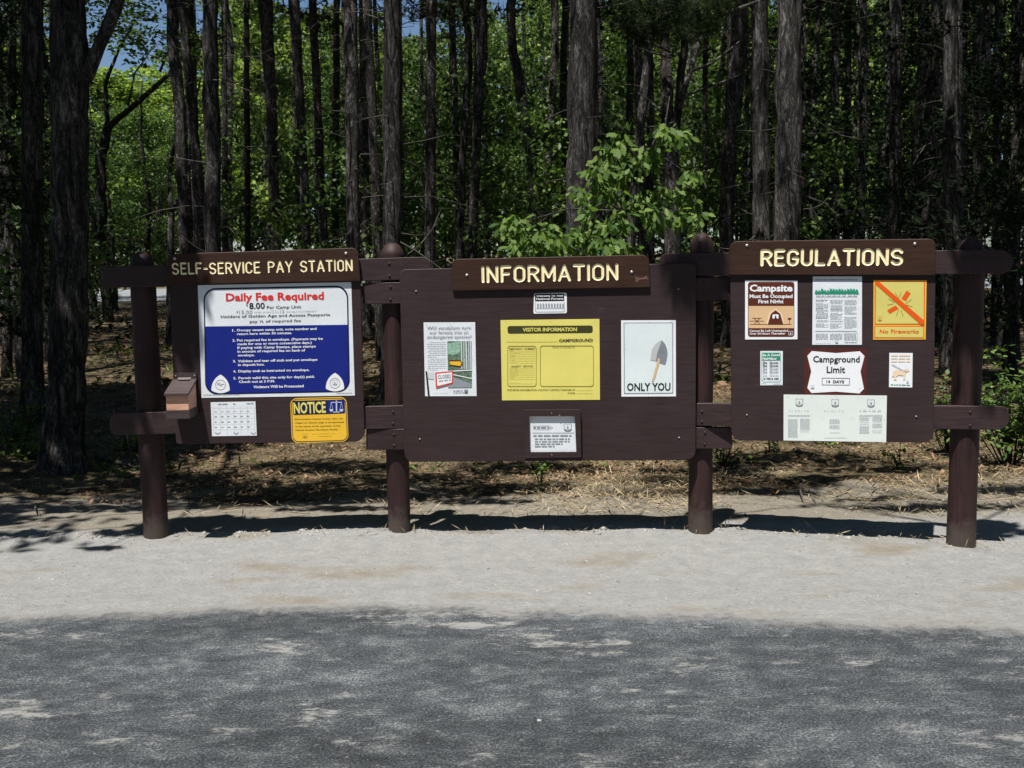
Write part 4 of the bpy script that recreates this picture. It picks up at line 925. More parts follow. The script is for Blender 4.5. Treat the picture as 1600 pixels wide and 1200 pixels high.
KEY = [(50, 50, 30, 11.0, 'pine', "dark trunk just left of the thickest trunk at the left edge"),
       (20, 14, 13, 15.0, 'pine', "slim dark trunk nearest the left edge of the picture"),
       (295, 312, 14, 20.0, 'oak', "slim pale-streaked trunk above the letters SELF, left of a thicker trunk"),
       (328, 333, 24, 15.0, 'pine', "straight grey trunk above SERVICE, bright near its top"),
       (350, 352, 9, 26.0, 'pine', "thin trunk right behind the straight grey trunk above SERVICE"),
       (385, 387, 9, 22.0, 'pine', "thin dark trunk above the words SERVICE PAY"),
       (418, 432, 16, 19.0, 'pine', "pale leaning trunk above the word PAY"),
       (462, 480, 13, 18.0, 'pine', "dark slightly leaning trunk above the gap before STATION"),
       (488, 507, 13, 21.0, 'pine', "bright mottled leaning trunk above the word STATION"),
       (526, 524, 11, 25.0, 'pine', "straight slender sunlit trunk above the end of STATION"),
       (548, 552, 20, 14.0, 'pine', "dark trunk at the right corner of the pay station header"),
       (568, 571, 14, 20.0, 'pine', "thin trunk touching the dark one right of the pay station header"),
       (614, 612, 28, 12.5, 'pine', "broad dark trunk rising straight above the second post"),
       (674, 672, 16, 19.0, 'pine', "crooked trunk with pale patches right of the second post"),
       (705, 718, 11, 22.0, 'pine', "thin dark trunk above the left end of the INFORMATION header"),
       (754, 738, 14, 17.0, 'pine', "dark trunk leaning right above the letter I of INFORMATION"),
       (912, 905, 42, 12.2, 'pine', "thick scaly grey trunk above the middle of the INFORMATION header"),
       (996, 1004, 13, 18.0, 'oak', "narrow trunk behind the fresh leaves right of the thick scaly trunk"),
       (1140, 1140, 9, 24.0, 'pine', "very thin pale trunk at the left end of the REGULATIONS header"),
       (1103, 1101, 8, 26.0, 'pine', "very thin far trunk above the ball-topped post"),
       (1188, 1190, 26, 14.0, 'pine', "dark trunk over the R of REGULATIONS, left of the broad lit one"),
       (1233, 1230, 38, 12.8, 'pine', "broad trunk with a long pale streak above the G of REGULATIONS"),
       (1305, 1306, 12, 19.0, 'pine', "thin dark trunk above the letters LA of REGULATIONS"),
       (1326, 1322, 10, 22.0, 'pine', "thin trunk above the letter A of REGULATIONS"),
       (1346, 1346, 12, 20.0, 'pine', "thin trunk pale at its foot above the letters TI of REGULATIONS"),
       (1400, 1398, 18, 16.0, 'pine', "shaded trunk above the S of REGULATIONS with one bright spot"),
       (1462, 1464, 14, 18.0, 'pine', "slim dark trunk above the right end of the REGULATIONS header"),
       (1488, 1490, 30, 13.5, 'pine', "wide dark trunk just left of the last post"),
       (1560, 1556, 12, 17.0, 'pine', "slim trunk above the rounded rail end on the right"),
       (1592, 1588, 12, 15.0, 'pine', "dark trunk at the right edge of the picture")]
for k in KEY: key_tree(*k)

# thickest trunk at the left, with a limb rising to the right and a leafy limb reaching over the road
Y2 = 8.75
def P2(px, py, Y=Y2): return at_y(px, py, Y)
g0 = P2(97, 740); g0.z = ground_z(g0.x, Y2)
t = empty('broad_pine_tree', tuple(g0), 0, "thickest rough grey trunk at the left with a flared foot", 'tree', 'tall trees standing behind the boards')
mb = MB(); L0 = lambda p: tuple(Vector(p) - g0)
pts = [(0, 0, -.3), (0, 0, .02), L0(P2(101, 690)), L0(P2(104, 600)), L0(P2(108, 380)), L0(P2(108, 200)), L0(P2(107, 0)), (.1, 0, 7.5), (.2, 0, 10), (.2, 0, 15)]
trunk_tube(mb, pts, [.235, .205, .175, .158, .150, .146, .142, .13, .1, .02], 22, .12, .006, 5, .05)
mb.build('trunk', M['bark'], t, True)
mb = MB(); trunk_tube(mb, [L0(P2(112, 160)), L0(P2(138, 112)), L0(P2(158, 70)), L0(P2(182, 10)), L0(P2(200, -60)), L0(P2(215, -200))], [.05, .055, .054, .052, .048, .03], 12, .15, .008, 6)
mb.build('limb', M['bark'], t, True)
part('crown', oak_crowns[0], t, (-.6, .6, 6.6), 1.2, (.62, .62, .75))

def leafy_limb(root, start, end, clusters, leaf, n, seed, r0=.05, needles=False, sag=.5):
    """limb (child of a tree) from the trunk to outlying foliage; clusters: (centre, radii)"""
    rs = np.random.RandomState(seed); o = Vector(root.location); s, e = Vector(start), Vector(end); mb = MB()
    pts = [s.lerp(e, t) + Vector((0, 0, sag * math.sin(math.pi * t))) for t in np.linspace(0, 1, 9)]
    mb.tube([p - o for p in pts], [r0 * (1 - .8 * t) for t in np.linspace(0, 1, 9)], 8)
    V_ = []
    for c, rd in clusters:
        c = Vector(c); near = min(pts[3:], key=lambda p: (p - c).length); mb.tube([near - o, (near + c) / 2 - o + Vector((0, 0, .05)), c - o], [.012, .009, .004], 5)
        k = n if not isinstance(rd[-1], int) else rd[-1]; rdv = np.array(rd[:3]); v = rs.normal(size=(k, 3)); v /= np.linalg.norm(v, axis=1)[:, None]; v *= (rs.uniform(0, 1, k) ** .45)[:, None]
        C = np.array(c - o) + v * rdv
        if needles: V_.append(needle_tufts(C, v * .6 + np.array([.0, -.2, .1]), leaf, rs, 14, .0035))
        else: V_.append(quad_leaves(C, leaf, rs, up=.55))
    mb.build('limb', M['bark'], root, True)
    me = fast_mesh('foliage', np.concatenate(V_), 3 if needles else 4, M['needle'] if needles else M['oak']); part('foliage', me, root)

def up_sun(x, y, z, h):
    """point at height h whose shadow falls on (x, y, z)"""
    k = (h - z) / SUN_T.z; return (x + SUN_T.x * k, y + SUN_T.y * k, h)
leafy_limb(t, (g0.x + .1, Y2 - .1, 6.2), up_sun(-2.5, 6.3, 1.4, 4.6),
           [(up_sun(-2.33, 6.3, 1.62, 4.4), (.42, .16, .10, 420)), (up_sun(-2.42, 6.3, 1.25, 4.6), (.34, .13, .10, 330)), (up_sun(-2.02, 6.28, 1.70, 4.5), (.17, .09, .06, 75)), (up_sun(-1.98, 6.28, 1.35, 4.5), (.13, .08, .05, 32)), (up_sun(-2.1, 7.9, 0, 6.0), (.9, .35, .2, 800)), (up_sun(-.9, 8.1, .1, 6.2), (.8, .35, .2, 700)), (up_sun(-2.9, 8.3, .1, 6.2), (.8, .3, .2, 500)), (up_sun(.0, 7.7, 0, 6.0), (.6, .25, .2, 380)), (up_sun(.1, 8.5, .1, 6.4), (.7, .3, .2, 450)), (up_sun(-1.7, 8.7, .1, 6.4), (.9, .3, .2, 600)), (up_sun(-1.5, 7.5, .1, 6.2), (1.0, .3, .2, 700)), (up_sun(-.3, 7.25, .1, 6.0), (.5, .1, .1, 160)), (up_sun(-2.6, 7.6, .1, 6.2), (.5, .2, .2, 200)), (up_sun(-2.6, 6.2, 1.0, 4.8), (.30, .12, .10, 170)), (up_sun(-3.2, 6.5, .0, 5.0), (.3, .12, .1, 110)),
            (up_sun(-2.55, 6.15, .0, 4.5), (.14, .03, .04, 60)), (up_sun(-3.9, 6.4, 0, 5.3), (.5, .10, .1, 110)), (up_sun(-3.0, 7.3, 0, 5.6), (.9, .2, .15, 420)), (up_sun(-1.6, 7.5, 0, 5.8), (.8, .30, .15, 620)), (up_sun(-1.2, 7.1, 0, 5.4), (.5, .10, .12, 200)), (up_sun(-.6, 7.6, 0, 6.0), (.7, .3, .15, 380))], .10, 300, 31)

# out-of-frame tree on the right whose limb shades the last post
gxr, gyr = 5.6, 7.8
t = empty('shade_tree', (gxr, gyr, ground_z(gxr, gyr)), 0, "leafy tree just past the right edge reaching over the last post", 'tree')
mb = MB(); trunk_tube(mb, [(0, 0, -.3), (0, 0, 0), (0, 0, 4), (.1, 0, 8), (.1, 0, 12)], [.22, .19, .16, .12, .02], 12, .3, .01, 9); mb.build('trunk', M['bark'], t, True)
part('crown', oak_crowns[1], t, (.8, .9, 4.6), 2, (.9, .8, .85))
leafy_limb(t, (gxr, gyr, 5.6), up_sun(2.6, 5.85, 1.6, 4.9), [(up_sun(2.74, 5.85, 1.74, 4.7), (.21, .13, .08, 240)), (up_sun(2.72, 5.85, 1.45, 4.9), (.20, .10, .08, 110)), (up_sun(2.75, 5.8, 1.12, 5.0), (.14, .06, .05, 50)), (up_sun(3.2, 6.2, 0, 5.2), (.5, .10, .1, 120)), (up_sun(2.9, 6.9, 0, 5.5), (.6, .12, .1, 200)), (up_sun(1.9, 7.5, 0, 5.9), (.5, .12, .1, 200)), (up_sun(2.3, 7.95, 0, 6.0), (.6, .16, .15, 260)), (up_sun(3.1, 8.3, 0, 6.2), (.8, .25, .2, 420)), (up_sun(1.7, 8.5, 0, 6.2), (.7, .2, .2, 300)), (up_sun(2.5, 8.8, 0, 6.4), (1.0, .3, .2, 560)), (up_sun(1.4, 7.9, 0, 6.0), (.5, .12, .1, 170)), (up_sun(3.6, 7.4, 0, 5.8), (.6, .2, .2, 260)), (up_sun(2.6, 7.2, 0, 5.8), (.35, .07, .1, 90)), (up_sun(1.75, 8.2, 0, 6.0), (.4, .1, .1, 130))], .10, 200, 33)

# bough of the thick scaly pine reaching over the third post
src = [o for o in bpy.data.objects if o.get('label', '').startswith('thick scaly grey')][0]
leafy_limb(src, (src.location.x, 12.1, 7.6), up_sun(1.10, 6.25, 1.72, 4.2), [(up_sun(1.14, 6.24, 1.72, 4.0), (.11, .05, .05, 110)), (up_sun(1.02, 6.24, 1.72, 4.1), (.11, .05, .04, 60)), (up_sun(1.22, 6.24, 1.62, 4.0), (.07, .04, .04, 40)), (up_sun(1.0, 7.4, .2, 4.6), (.5, .15, .1, 160)), (up_sun(1.3, 7.9, .2, 4.9), (.6, .25, .1, 260)), (up_sun(2.0, 7.6, .2, 5.0), (.5, .2, .1, 180)), (up_sun(2.2, 7.0, .1, 4.9), (.4, .08, .1, 36))], .11, 40, 35, .06, True, .3)

# small crooked trees drawn along their visible limbs
def px_tree(name, label, Y, base, lines, mat, crown=None, foliage=None):
    gpt = at_y(*base, Y); gpt.z = ground_z(gpt.x, Y); t = empty(name, tuple(gpt), 0, label, 'tree')
    first = True
    for pts, r0, r1 in lines:
        mb = MB(); P = [at_y(x, y, Y) - gpt for x, y in pts]
        if first: P = [Vector((P[0].x, 0, -.2))] + P
        # limbs leave the picture plane a little
        P = [p + Vector((0, (.25 if not first else 0) * i, 0)) for i, p in enumerate(P)]
        trunk_tube(mb, P, list(np.linspace(r0, r1, len(P))), 9, .25, r0 * .12, int(base[0]) + len(P), .06); mb.build('trunk' if first else 'limb', mat, t, True); first = False
    if crown: me, loc, sc = crown; part('crown', me, t, tuple(at_y(*loc, Y) - gpt), 0, sc)
    return t
px_tree('crooked_tree', "dark crooked tree by the first post, one limb rising right towards the blue sky", 24, (172, 490),
        [([(170, 490), (160, 380), (158, 250), (168, 200)], .15, .10), ([(168, 200), (200, 165), (250, 112), (275, 70), (335, 40)], .08, .02), ([(167, 200), (158, 130), (172, 70), (192, 20)], .06, .02), ([(250, 112), (262, 60), (285, 20)], .03, .01), ([(200, 165), (205, 110), (232, 60)], .03, .008)], M['bark'], (sap_crowns[1], (160, 130), (1.5, 1.5, 1.2)))
px_tree('forked_sapling', "slender dark sapling forking in a Y left of the SELF letters", 19, (264, 540),
        [([(264, 540), (266, 420), (268, 332)], .07, .06), ([(268, 332), (257, 270), (262, 200), (250, 140)], .045, .015), ([(268, 332), (288, 280), (285, 190), (294, 110)], .045, .015)], M['bark'], (sap_crowns[0], (268, 150), (1.0, 1.0, .8)))
px_tree('forked_dead_tree', "grey forked tree with bare pale limbs behind the ball-topped post", 13, (1050, 640),
        [([(1052, 640), (1050, 400), (1048, 300), (1046, 185)], .12, .10), ([(1044, 190), (1047, 130), (1049, 60), (1046, -30)], .085, .05), ([(1062, 170), (1085, 100), (1110, 28), (1130, -40)], .04, .02), ([(1036, 178), (1018, 150), (998, 130)], .018, .008), ([(1070, 150), (1110, 132), (1170, 105)], .02, .006), ([(1185, 2), (1120, 20), (1035, 22)], .02, .008), ([(1084, 110), (1120, 92), (1160, 58), (1180, 40)], .022, .006), ([(1046, 80), (1020, 60), (985, 28), (960, 10)], .022, .006), ([(1046, 90), (1015, 72), (970, 50)], .014, .005)], M['pinebark'])

fork = [o for o in bpy.data.objects if o.name.startswith('forked_dead_tree')][0]; fork['label'] = "grey forked tree with pale bare limbs and pine boughs behind the ball-topped post"
leafy_limb(fork, at_y(1046, 20, 13), at_y(1090, 18, 12.4), [(at_y(x, y, 12.3 + .1 * (i_ % 5)), (.22, .18, .10, 70)) for i_, (x, y) in enumerate([(965, 12), (985, 38), (1010, 20), (1030, 45), (1055, 30), (1075, 52), (1085, 18), (1105, 40), (1000, 60), (1045, 8), (1125, 12)])], .13, 40, 44, .02, True, .05)

# dark spruces low to the ground on the right and far left
SPR = [(1290, 21, 1.0), (1345, 17.5, .95), (1420, 22, 1.1), (1452, 16.0, 1.0), (1520, 15.5, 1.1), (1580, 13.5, .9), (1640, 11.5, 1.0), (1250, 26, 1.2), (30, 14.5, 1.0), (-40, 11.5, 1.0), (75, 17, 1.0), (1380, 25.5, 1.3), (1500, 26, 1.3), (1600, 22, 1.2), (1160, 27, 1.1), (-20, 20, 1.2), (1215, 28, 1.3), (1320, 28.5, 1.4), (1440, 28, 1.4), (1560, 27, 1.4), (1265, 24, 1.1), (182, 27.5, .5), (236, 28.2, .55), (150, 24, .45)]
for k, (px, Y, s) in enumerate(SPR):
    p = at_y(px, 500, Y); z = ground_z(p.x, Y)
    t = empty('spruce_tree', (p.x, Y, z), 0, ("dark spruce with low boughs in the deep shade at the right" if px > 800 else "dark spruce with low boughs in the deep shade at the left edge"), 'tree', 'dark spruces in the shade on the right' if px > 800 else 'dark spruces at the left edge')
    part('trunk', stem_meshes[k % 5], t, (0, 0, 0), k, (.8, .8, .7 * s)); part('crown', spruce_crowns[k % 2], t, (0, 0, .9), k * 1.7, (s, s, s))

# ordinary trunks of the stand, at random
placed = [(at_y(k[1], 390, k[3]).x, k[3]) for k in KEY] + [(at_y(a, 500, b_).x, b_) for a, b_, c in SPR] + [(-3.75, 8.75)]
def px_of(x, y): return 800 + 1600 * x / (y * math.cos(PITCH))
cnt = 0; tries = 0
while cnt < 84 and tries < 9000:
    tries += 1; Y = R.uniform(10.5, 29.5); lim = Y * .62 + 3; x = R.uniform(-lim, lim); px = px_of(x, Y)
    if any((x - a) ** 2 + (Y - b_) ** 2 < (1.35 if Y > 16 else 2.2) ** 2 for a, b_ in placed): continue
    if 135 < px < 290: continue
    if Y < 15 and 60 < px < 1560: continue
    if Y < 20 and 560 < px < 900 and R.random() < .5: continue
    placed.append((x, Y)); cnt += 1; z = ground_z(x, Y); s = R.uniform(.6, 1.05)
    thin = s < .8
    t = empty('pine_tree', (x, Y, z), R.uniform(0, 6), "thin straight pine trunk deep among the others" if thin else "sturdier straight pine trunk deep among the others", 'tree', 'thin pines deep in the stand' if thin else 'sturdier pines deep in the stand')
    t.rotation_euler = (R.gauss(0, .02), R.gauss(0, .025), t.rotation_euler[2])
    hb = max(.265 * Y + 1.8, 7.0) if R.random() < .72 or 40 < px < 430 else R.uniform(5.5, 8)
    part('trunk', R.choice(stem_meshes), t, (0, 0, 0), 0, (s, s, (hb + 6.5) / 16)); part('crown', R.choice(pine_crowns), t, (0, 0, hb), R.uniform(0, 6), (s + .2, s + .2, .9)); 
    part('dead_branches', R.choice(dead_meshes), t, (0, 0, 0), R.uniform(0, 6), (.8, .8, .95))
# trees outside the frame that close the stand at the sides
for x, Y in [(-6.6, 6.6), (-8.5, 3.5), (-7.5, 9.5), (8.3, 5.6), (7.2, 9.8), (9.5, 8.5), (-10.5, 7), (10.8, 3.5)]:
    t = empty('broadleaf_tree', (x, Y, ground_z(x, Y)), 0, "broadleaf tree beside the clearing, outside the picture", 'tree', 'broadleaf trees beside the clearing')
    part('trunk', stem_meshes[1], t, (0, 0, 0), 0, (1.5, 1.5, .8)); part('crown', oak_crowns[2], t, (0, 0, 3.6), x, (.95, .95, .95))

for k in range(26):
    a = math.radians(-172 + 164 * k / 25); rr_ = 15 + 4 * R.random(); x, Y = rr_ * 1.15 * math.cos(a), rr_ * math.sin(a) * .9 - 1
    t = empty('broadleaf_tree', (x, Y, 0), 0, "broadleaf tree across the road behind the viewer", 'tree', 'broadleaf trees across the road')
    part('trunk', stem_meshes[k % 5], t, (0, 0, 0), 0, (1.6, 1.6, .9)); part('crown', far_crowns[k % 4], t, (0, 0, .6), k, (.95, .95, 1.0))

# sunlit broadleaf trees beyond the far road
cnt = 0; far = []
tries = 0
while cnt < 74 and tries < 5000:
    tries += 1; Y = R.uniform(40.5, 72); x = R.uniform(-Y * .62, Y * .62)
    if any((x - a) ** 2 + (Y - b_) ** 2 < 3.3 ** 2 for a, b_ in far): continue
    far.append((x, Y)); cnt += 1; px = px_of(x, Y); gap = 110 < px < 340 or 590 < px < 780
    h = (Y * (.185 if px < 300 else .215) - (np.interp(Y, *ZP) - 1.65)) if gap else R.uniform(12.5, 18)
    s = R.uniform(.8, 1.15); nm = 'sunlit' if not gap else 'lower sunlit'
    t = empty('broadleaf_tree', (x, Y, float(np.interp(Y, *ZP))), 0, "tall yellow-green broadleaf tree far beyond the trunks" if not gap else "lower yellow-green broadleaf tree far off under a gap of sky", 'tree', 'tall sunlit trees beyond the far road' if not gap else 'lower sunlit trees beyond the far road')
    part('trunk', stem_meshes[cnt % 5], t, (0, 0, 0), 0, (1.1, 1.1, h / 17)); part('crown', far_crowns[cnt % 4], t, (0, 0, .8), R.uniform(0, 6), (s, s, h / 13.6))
for k in range(10):
    Y = R.uniform(38.5, 41); x = R.uniform(-24, 24); px = px_of(x, Y)
    if 130 < px < 330: continue
    t = empty('pine_tree', (x, Y, float(np.interp(Y, *ZP))), R.uniform(0, 6), "very thin far trunk along the far side of the road", 'tree', 'thin trunks along the far road')
    s = R.uniform(.8, 1.2); part('trunk', R.choice(stem_meshes), t, (0, 0, 0), 0, (s, s, 1)); part('crown', R.choice(pine_crowns), t, (0, 0, 13), R.uniform(0, 6), (.7, .7, .6))

for k, (px, Y, h) in enumerate([(205, 39.2, 6.5), (262, 39.8, 6.2), (545, 39, 9.5), (668, 39.5, 9.0), (728, 38.8, 10.6), (850, 38.7, 11), (935, 39.3, 10), (1090, 39, 8)]):
    p = at_y(px, 450, Y); t = empty('broadleaf_tree', (p.x, Y, float(np.interp(Y, *ZP))), 0, "bushy sunlit broadleaf tree on the far edge of the road behind the trunks", 'tree', 'bushy trees on the far edge of the road')
    part('trunk', stem_meshes[k % 5], t, (0, 0, 0), 0, (1, 1, h / 17)); part('crown', oak_crowns[k % 3], t, (0, 0, .5), k * 1.3, (.62, .62, h / 9.4))

# understorey saplings
for k, (px, Y, s) in enumerate([(505, 15, .8), (700, 22, 1.2), (832, 17, .9), (862, 25, 1.4), (1150, 20, 1.1), (175, 27, 1.1), (236, 28.5, 1.0), (1285, 18, .9), (650, 27, 1.5), (430, 25, 1.3), (925, 26, 1.5), (1100, 27, 1.3), (60, 13, .8), (745, 28.5, 1.5), (560, 28, 1.5), (820, 28, 1.6), (345, 28, 1.2), (1000, 28, 1.5), (640, 21, 1.0), (780, 23, 1.2), (960, 20, 1.1), (590, 24, 1.3), (870, 20.5, 1.1)]):
    p = at_y(px, 500, Y); t = empty('sapling', (p.x, Y, ground_z(p.x, Y)), 0, "small broadleaf sapling growing among the pine trunks", 'sapling', 'saplings among the pine trunks')
    part('trunk', stem_meshes[k % 5], t, (0, 0, 0), 0, (.2, .2, .18 * s)); part('crown', sap_crowns[k % 3], t, (0, 0, .35), k, (s, s, s * 1.25))

# ------------------------------------------------------------------ fresh lobed foliage just behind the information board
def lobed():
    """oak-like leaf outline, length 1 along x"""
    up = [(0, 0), (.08, .02), (.20, .10), (.26, .07), (.36, .20), (.42, .12), (.54, .28), (.62, .16), (.74, .26), (.82, .12), (.92, .10), (1, 0)]
    return up + [(x, -y) for x, y in up[-2:0:-1]]
LB = np.array(lobed())
def lobed_leaves(C, Dir, size, rs):
    n = len(C); a = Dir + rs.normal(size=(n, 3)) * .35; a /= np.linalg.norm(a, axis=1)[:, None]
    upv = np.array([0, -.55, 1.0]) + rs.normal(size=(n, 3)) * .45; b = np.cross(upv, a); b /= np.linalg.norm(b, axis=1)[:, None]; c = np.cross(a, b)
    s = (size * rs.uniform(.6, 1.25, n))[:, None, None]; u = LB[None, :, 0:1]; v = LB[None, :, 1:2]
    return C[:, None, :] + s * (a[:, None] * u + b[:, None] * v + c[:, None] * (-.25 * u * u + .5 * v * v))
rs = np.random.RandomState(9); YS = 9.0
blobs = [(800, 352, 22, 1), (815, 385, 26, 1), (850, 372, 30, 1), (878, 392, 25, 1), (905, 300, 16, 0), (915, 330, 12, 0), (935, 268, 26, 0), (950, 300, 26, 0), (965, 345, 24, 0), (945, 385, 30, 1), (975, 388, 22, 1), (985, 265, 24, 0), (1000, 310, 26, 0), (1025, 330, 22, 0), (1022, 352, 14, 1), (1040, 300, 22, 0), (1060, 340, 16, 0), (1075, 310, 20, 0), (1040, 205, 15, 1), (1022, 235, 12, 0), (1020, 255, 9, 1), (1065, 215, 16, 0), (1090, 340, 14, 0), (1096, 365, 10, 0), (955, 235, 22, 0), (975, 215, 14, 0), (1080, 275, 16, 0), (990, 400, 18, 0), (900, 370, 20, 1), (925, 350, 18, 0), (1000, 240, 18, 0)]
gS = at_y(968, 760, YS); gS.z = ground_z(gS.x, YS)
t = empty('lobed_leaf_sapling', tuple(gS), 0, "bright green lobed-leaf sapling rising behind the right half of the INFORMATION header", 'sapling')
mb = MB(); stem = [gS + Vector((0, 0, -.2)), at_y(966, 600, YS), at_y(962, 440, YS), at_y(975, 330, YS), at_y(1000, 250, YS), at_y(1040, 195, YS), at_y(1046, 150, YS)]
trunk_tube(mb, [p - gS for p in stem], [.035, .03, .026, .02, .014, .008, .004], 8, .15, .004, 3); mb.build('trunk', M['bark'], t, True)
mb = MB(); LV = []
for x, y, r, b_ in blobs:
    c = at_y(x, y, YS + rs.uniform(-.45, .35)); near = min(stem[2:], key=lambda p: (p - c).length); mid = (near + c) / 2 + Vector((0, 0, .08)); mb.tube([near - gS, mid - gS, c - gS], [.009, .006, .003], 5, False)
    rad = r / 1600 * YS * 1.05; k = int(10 + r * r * (.13 if b_ else .075)); v = rs.normal(size=(k, 3)); v /= np.linalg.norm(v, axis=1)[:, None]; v *= (rs.uniform(.0, 1, k) ** .5)[:, None] * rad; v[:, 2] *= .8
    LV.append(lobed_leaves(np.array(c - gS) + v, v / rad * .5 + np.array([0, -.25, -.55]), .090, rs).reshape(-1, 3))
mb.build('twigs', M['bark'], t, True); me = fast_mesh('foliage', np.concatenate(LV), len(LB), M['fresh']); part('foliage', me, t)

# leafy shrub past the last post, low plants
def shrub(name, label, px, Y, w, h, n, leaf, mat, seed, cat='shrub', z0=0.0):
    p = at_y(px, 500, Y); z = ground_z(p.x, Y); rs = np.random.RandomState(seed); t = empty(name, (p.x, Y, z), 0, label, cat); mb = MB(); C = []
    for k in range(max(5, int(w * 26))):
        a = rs.uniform(0, 6.28); q = rs.uniform(.1, 1) * w / 2; tip = np.array([q * math.cos(a), q * math.sin(a) * .7, z0 + h * rs.uniform(.35, 1) * (1 - .3 * (q / (w / 2)) ** 2)])
        mb.tube([(tip[0] * .2, tip[1] * .2, 0), (tip[0] * .7, tip[1] * .7, tip[2] * .55), tuple(tip)], [.006, .004, .002], 4, False); m_ = max(3, n // max(5, int(w * 26)))
        tt = rs.uniform(.35, 1, m_)[:, None]; C.append(tip * tt + rs.normal(size=(m_, 3)) * leaf * .8)
    mb.build('stems', M['bark'], t); V_ = quad_leaves(np.concatenate(C), leaf, rs, up=.6, aspect=.62); V_[:, :, 2] = np.maximum(V_[:, :, 2], .01); part('foliage', fast_mesh('foliage', V_, 4, mat), t); return t
shrub('leafy_shrub', "leafy green shrub beyond the last post under the rounded rail end", 1590, 8.3, 1.1, 1.05, 1100, .060, M['oak'], 51)
shrub('leafy_shrub', "low dark green shrub half hidden behind the foot of the last post", 1490, 8.9, .8, .8, 520, .055, M['oak'], 52)
shrub('small_plant', "little green plant standing alone under the left part of the information board", 842, 7.9, .12, .42, 44, .04, M['weed'], 53, 'plant')
shrub('small_plant', "small bright weed below the right corner of the long pale poster", 1412, 8.4, .3, .30, 60, .05, M['weed'], 54, 'plant')
shrub('small_plant', "small green weed in the shade below the regulations board, at the left", 1205, 9.0, .25, .25, 40, .05, M['weed'], 55, 'plant')
shrub('small_plant', "low yellow-green plant right of the third post below the lower rail", 1130, 8.6, .5, .3, 90, .05, M['weed'], 56, 'plant')
shrub('small_plant', "low green plants in the shade under the middle of the regulations board", 1290, 9.4, .7, .3, 130, .05, M['weed'], 60, 'plant')
shrub('leafy_shrub', "low green bush in the shade at the left edge beside the thickest trunk", 15, 9.6, 1.0, .75, 420, .055, M['oak'], 57)
shrub('small_plant', "yellow-green low plants at the foot of the thickest trunk, left side", 22, 8.9, .6, .28, 120, .05, M['weed'], 58, 'plant')
shrub('small_plant', "low green plants behind the first post under the lower rail", 195, 9.7, .8, .22, 150, .045, M['weed'], 59, 'plant')

# fallen dead branch behind the first post
mb = MB(); p = [at_ground(150, 712, .06), at_ground(178, 706, .12), at_ground(205, 700, .18), at_ground(232, 688, .2), at_ground(262, 672, .12)]
for q in p: q.z = ground_z(q.x, q.y) + .05
o0 = p[0].copy(); mb.tube([q - o0 for q in p], [.022, .02, .017, .014, .006], 7)
mb.tube([p[2] - o0, at_ground(196, 680, .3) - o0 + Vector((0, 0, .15)), at_ground(172, 662, .4) - o0 + Vector((0, 0, .1))], [.012, .009, .003], 5)
o = mb.build('fallen_branch', M['bark'], None, True); o.location = o0; tag(o, "dark dead branch lying on the ground behind the first post", "branch")

# ------------------------------------------------------------------ litter and straw (uncountable)
def ground_arr(x, y): return gz(x, y)
rs = np.random.RandomState(77)
def scatter(name, n, box, dens, size, asp, mat, lift=.004, tilt=.25):
    x = rs.uniform(box[0], box[1], n); y = rs.uniform(box[2], box[3], n); keep = rs.uniform(0, 1, n) < dens(x, y); x, y = x[keep], y[keep]; n = len(x); z = ground_arr(x, y) + lift + rs.uniform(0, lift * 3, n)
    a = rs.uniform(0, 6.283, n); d = np.stack([np.cos(a), np.sin(a), rs.normal(size=n) * tilt], -1); b_ = np.stack([-np.sin(a), np.cos(a), rs.normal(size=n) * tilt], -1); s = (size * rs.uniform(.5, 1.5, n))[:, None]
    C = np.stack([x, y, z], -1); C[:, 2] += np.abs(d[:, 2]) * s[:, 0] * .5
    V_ = np.stack([C - d * s * .5, C - b_ * s * asp * .5, C + d * s * .5, C + b_ * s * asp * .5], 1)
    o = part(name, fast_mesh(name, V_, 4, mat), None); o['kind'] = 'stuff'; return o
scatter('dry_straw', 24000, (-3.2, 4.4, 6.62, 9.2), lambda x, y: np.clip((fbm(x * 1.1 + 3, y * 1.6, 4, 91) - .42) * 5, 0.02, 1) * np.where(x > .1, 1, .22) * np.clip((y - 6.6) * 2.5, .12, 1), .085, .05, M['straw'], .006, .22)
scatter('straw_bits', 1500, (-3.0, 3.4, 5.85, 6.6), lambda x, y: np.exp(-((y - 6.38 + .13 * np.clip(x - 1.2, 0, 2) * 1.9) / .06) ** 2) * .8 + .01, .06, .07, M['straw'], .004, .35)
scatter('dry_straw', 4200, (.0, 1.75, 6.95, 8.3), lambda x, y: np.exp(-((x - .75) / .65) ** 2 - ((y - 7.55) / .5) ** 2), .085, .05, M['straw'], .012, .3)
def tuft_d(x, y):
    d = np.exp(-((y - 6.36 + .13 * np.clip(x - 1.2, 0, 2) * 1.9) / .05) ** 2) * np.where(x > .6, .22, .04) * (fbm(x * 6, y * 0, 3, 12) > .5)
    for px_, py_ in POSTS[1:]: d = d + np.exp(-(((x - px_) ** 2 + (y - py_ + .06) ** 2) / .022)) * .9
    return d
scatter('grass_tufts', 2600, (-1.2, 3.2, 5.75, 6.6), tuft_d, .038, .06, M['straw'], .003, 1.0)
scatter('fallen_twigs', 900, (-5, 5, 6.8, 11), lambda x, y: np.clip(fbm(x * 2, y * 2, 3, 66) * 1.4, 0, 1), .28, .035, M['deadwood'], .012, .12)
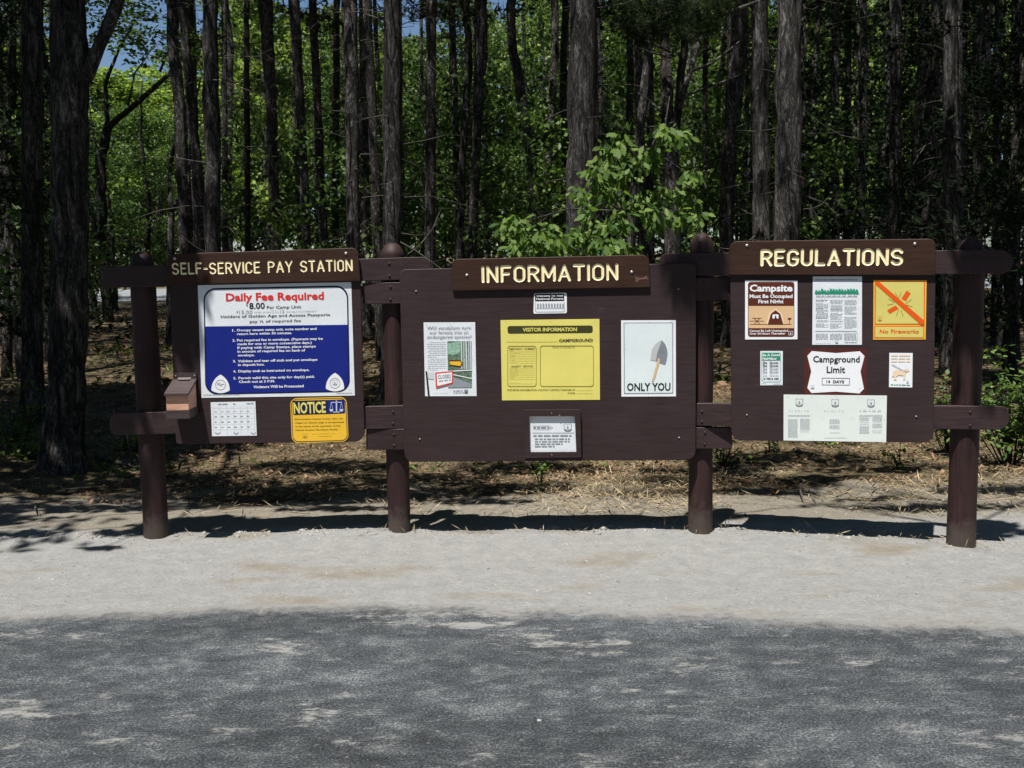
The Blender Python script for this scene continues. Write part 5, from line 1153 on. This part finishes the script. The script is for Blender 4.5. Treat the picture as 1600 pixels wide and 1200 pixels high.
scatter('leaf_litter', 52000, (-7, 7, 7.2, 14), lambda x, y: np.clip((fbm(x * 1.7, y * 1.7, 4, 93) - .3) * 3, 0.05, 1) * np.clip((y - 7.1) * 1.2, 0, 1), .030, .6, M['litter'], .006, .45)
scatter('leaf_litter', 16000, (-13, 10, 13, 27), lambda x, y: np.clip((fbm(x * 1.1, y * 1.1, 4, 94) - .35) * 3, 0.05, 1), .10, .6, M['litter'], .01, .4)
scatter('low_grass', 9000, (-9, 9, 8.4, 20), lambda x, y: np.clip((fbm(x * .6, y * .6, 3, 95) - .52) * 6, 0, 1), .11, .18, M['weed'], .01, .9)
# pebbles and clods
n = 5200; x = rs.uniform(-4.2, 4.2, n); y = rs.uniform(4.5, 6.9, n); m = (y > road_edge(x) - .15); x, y = x[m], y[m]
edge_b = rs.uniform(0, 1, len(x)) < .25; y = np.where(edge_b, 6.42 + rs.normal(size=len(x)) * .05 - .13 * np.clip(x - 1.2, 0, 2) * 1.9, y); s = np.exp(rs.normal(size=len(x)) * .5) * np.where(edge_b, .0065, .0036)
OC = np.array([[1, 0, 0], [0, 1, 0], [-1, 0, 0], [0, -1, 0], [0, 0, 1], [.7, .7, .6], [-.7, .7, .5], [-.7, -.6, .6], [.6, -.7, .5]]); FC = [(0, 5, 4), (0, 1, 5), (1, 6, 5), (1, 2, 6), (2, 7, 6), (2, 3, 7), (3, 8, 7), (3, 0, 8), (5, 6, 4), (6, 7, 4), (7, 8, 4), (8, 0, 4)]
nr = 1500; x = np.concatenate([x, rs.uniform(-3.4, 3.4, nr)]); y = np.concatenate([y, rs.uniform(3.0, 5.0, nr)]); s = np.concatenate([s, np.exp(rs.normal(size=nr) * .45) * .0026])
J = OC[None] * (1 + rs.normal(size=(len(x), 9, 3)) * .2); J[:, :, 2] *= .7; J[:, :4, 2] -= .4
P_ = np.stack([x, y, ground_arr(x, y)], -1)[:, None] + J * s[:, None, None]
o = part('gravel', fast_mesh('gravel', P_[:, np.array(FC)].reshape(-1, 3), 3, M['stone']), None); o['kind'] = 'stuff'
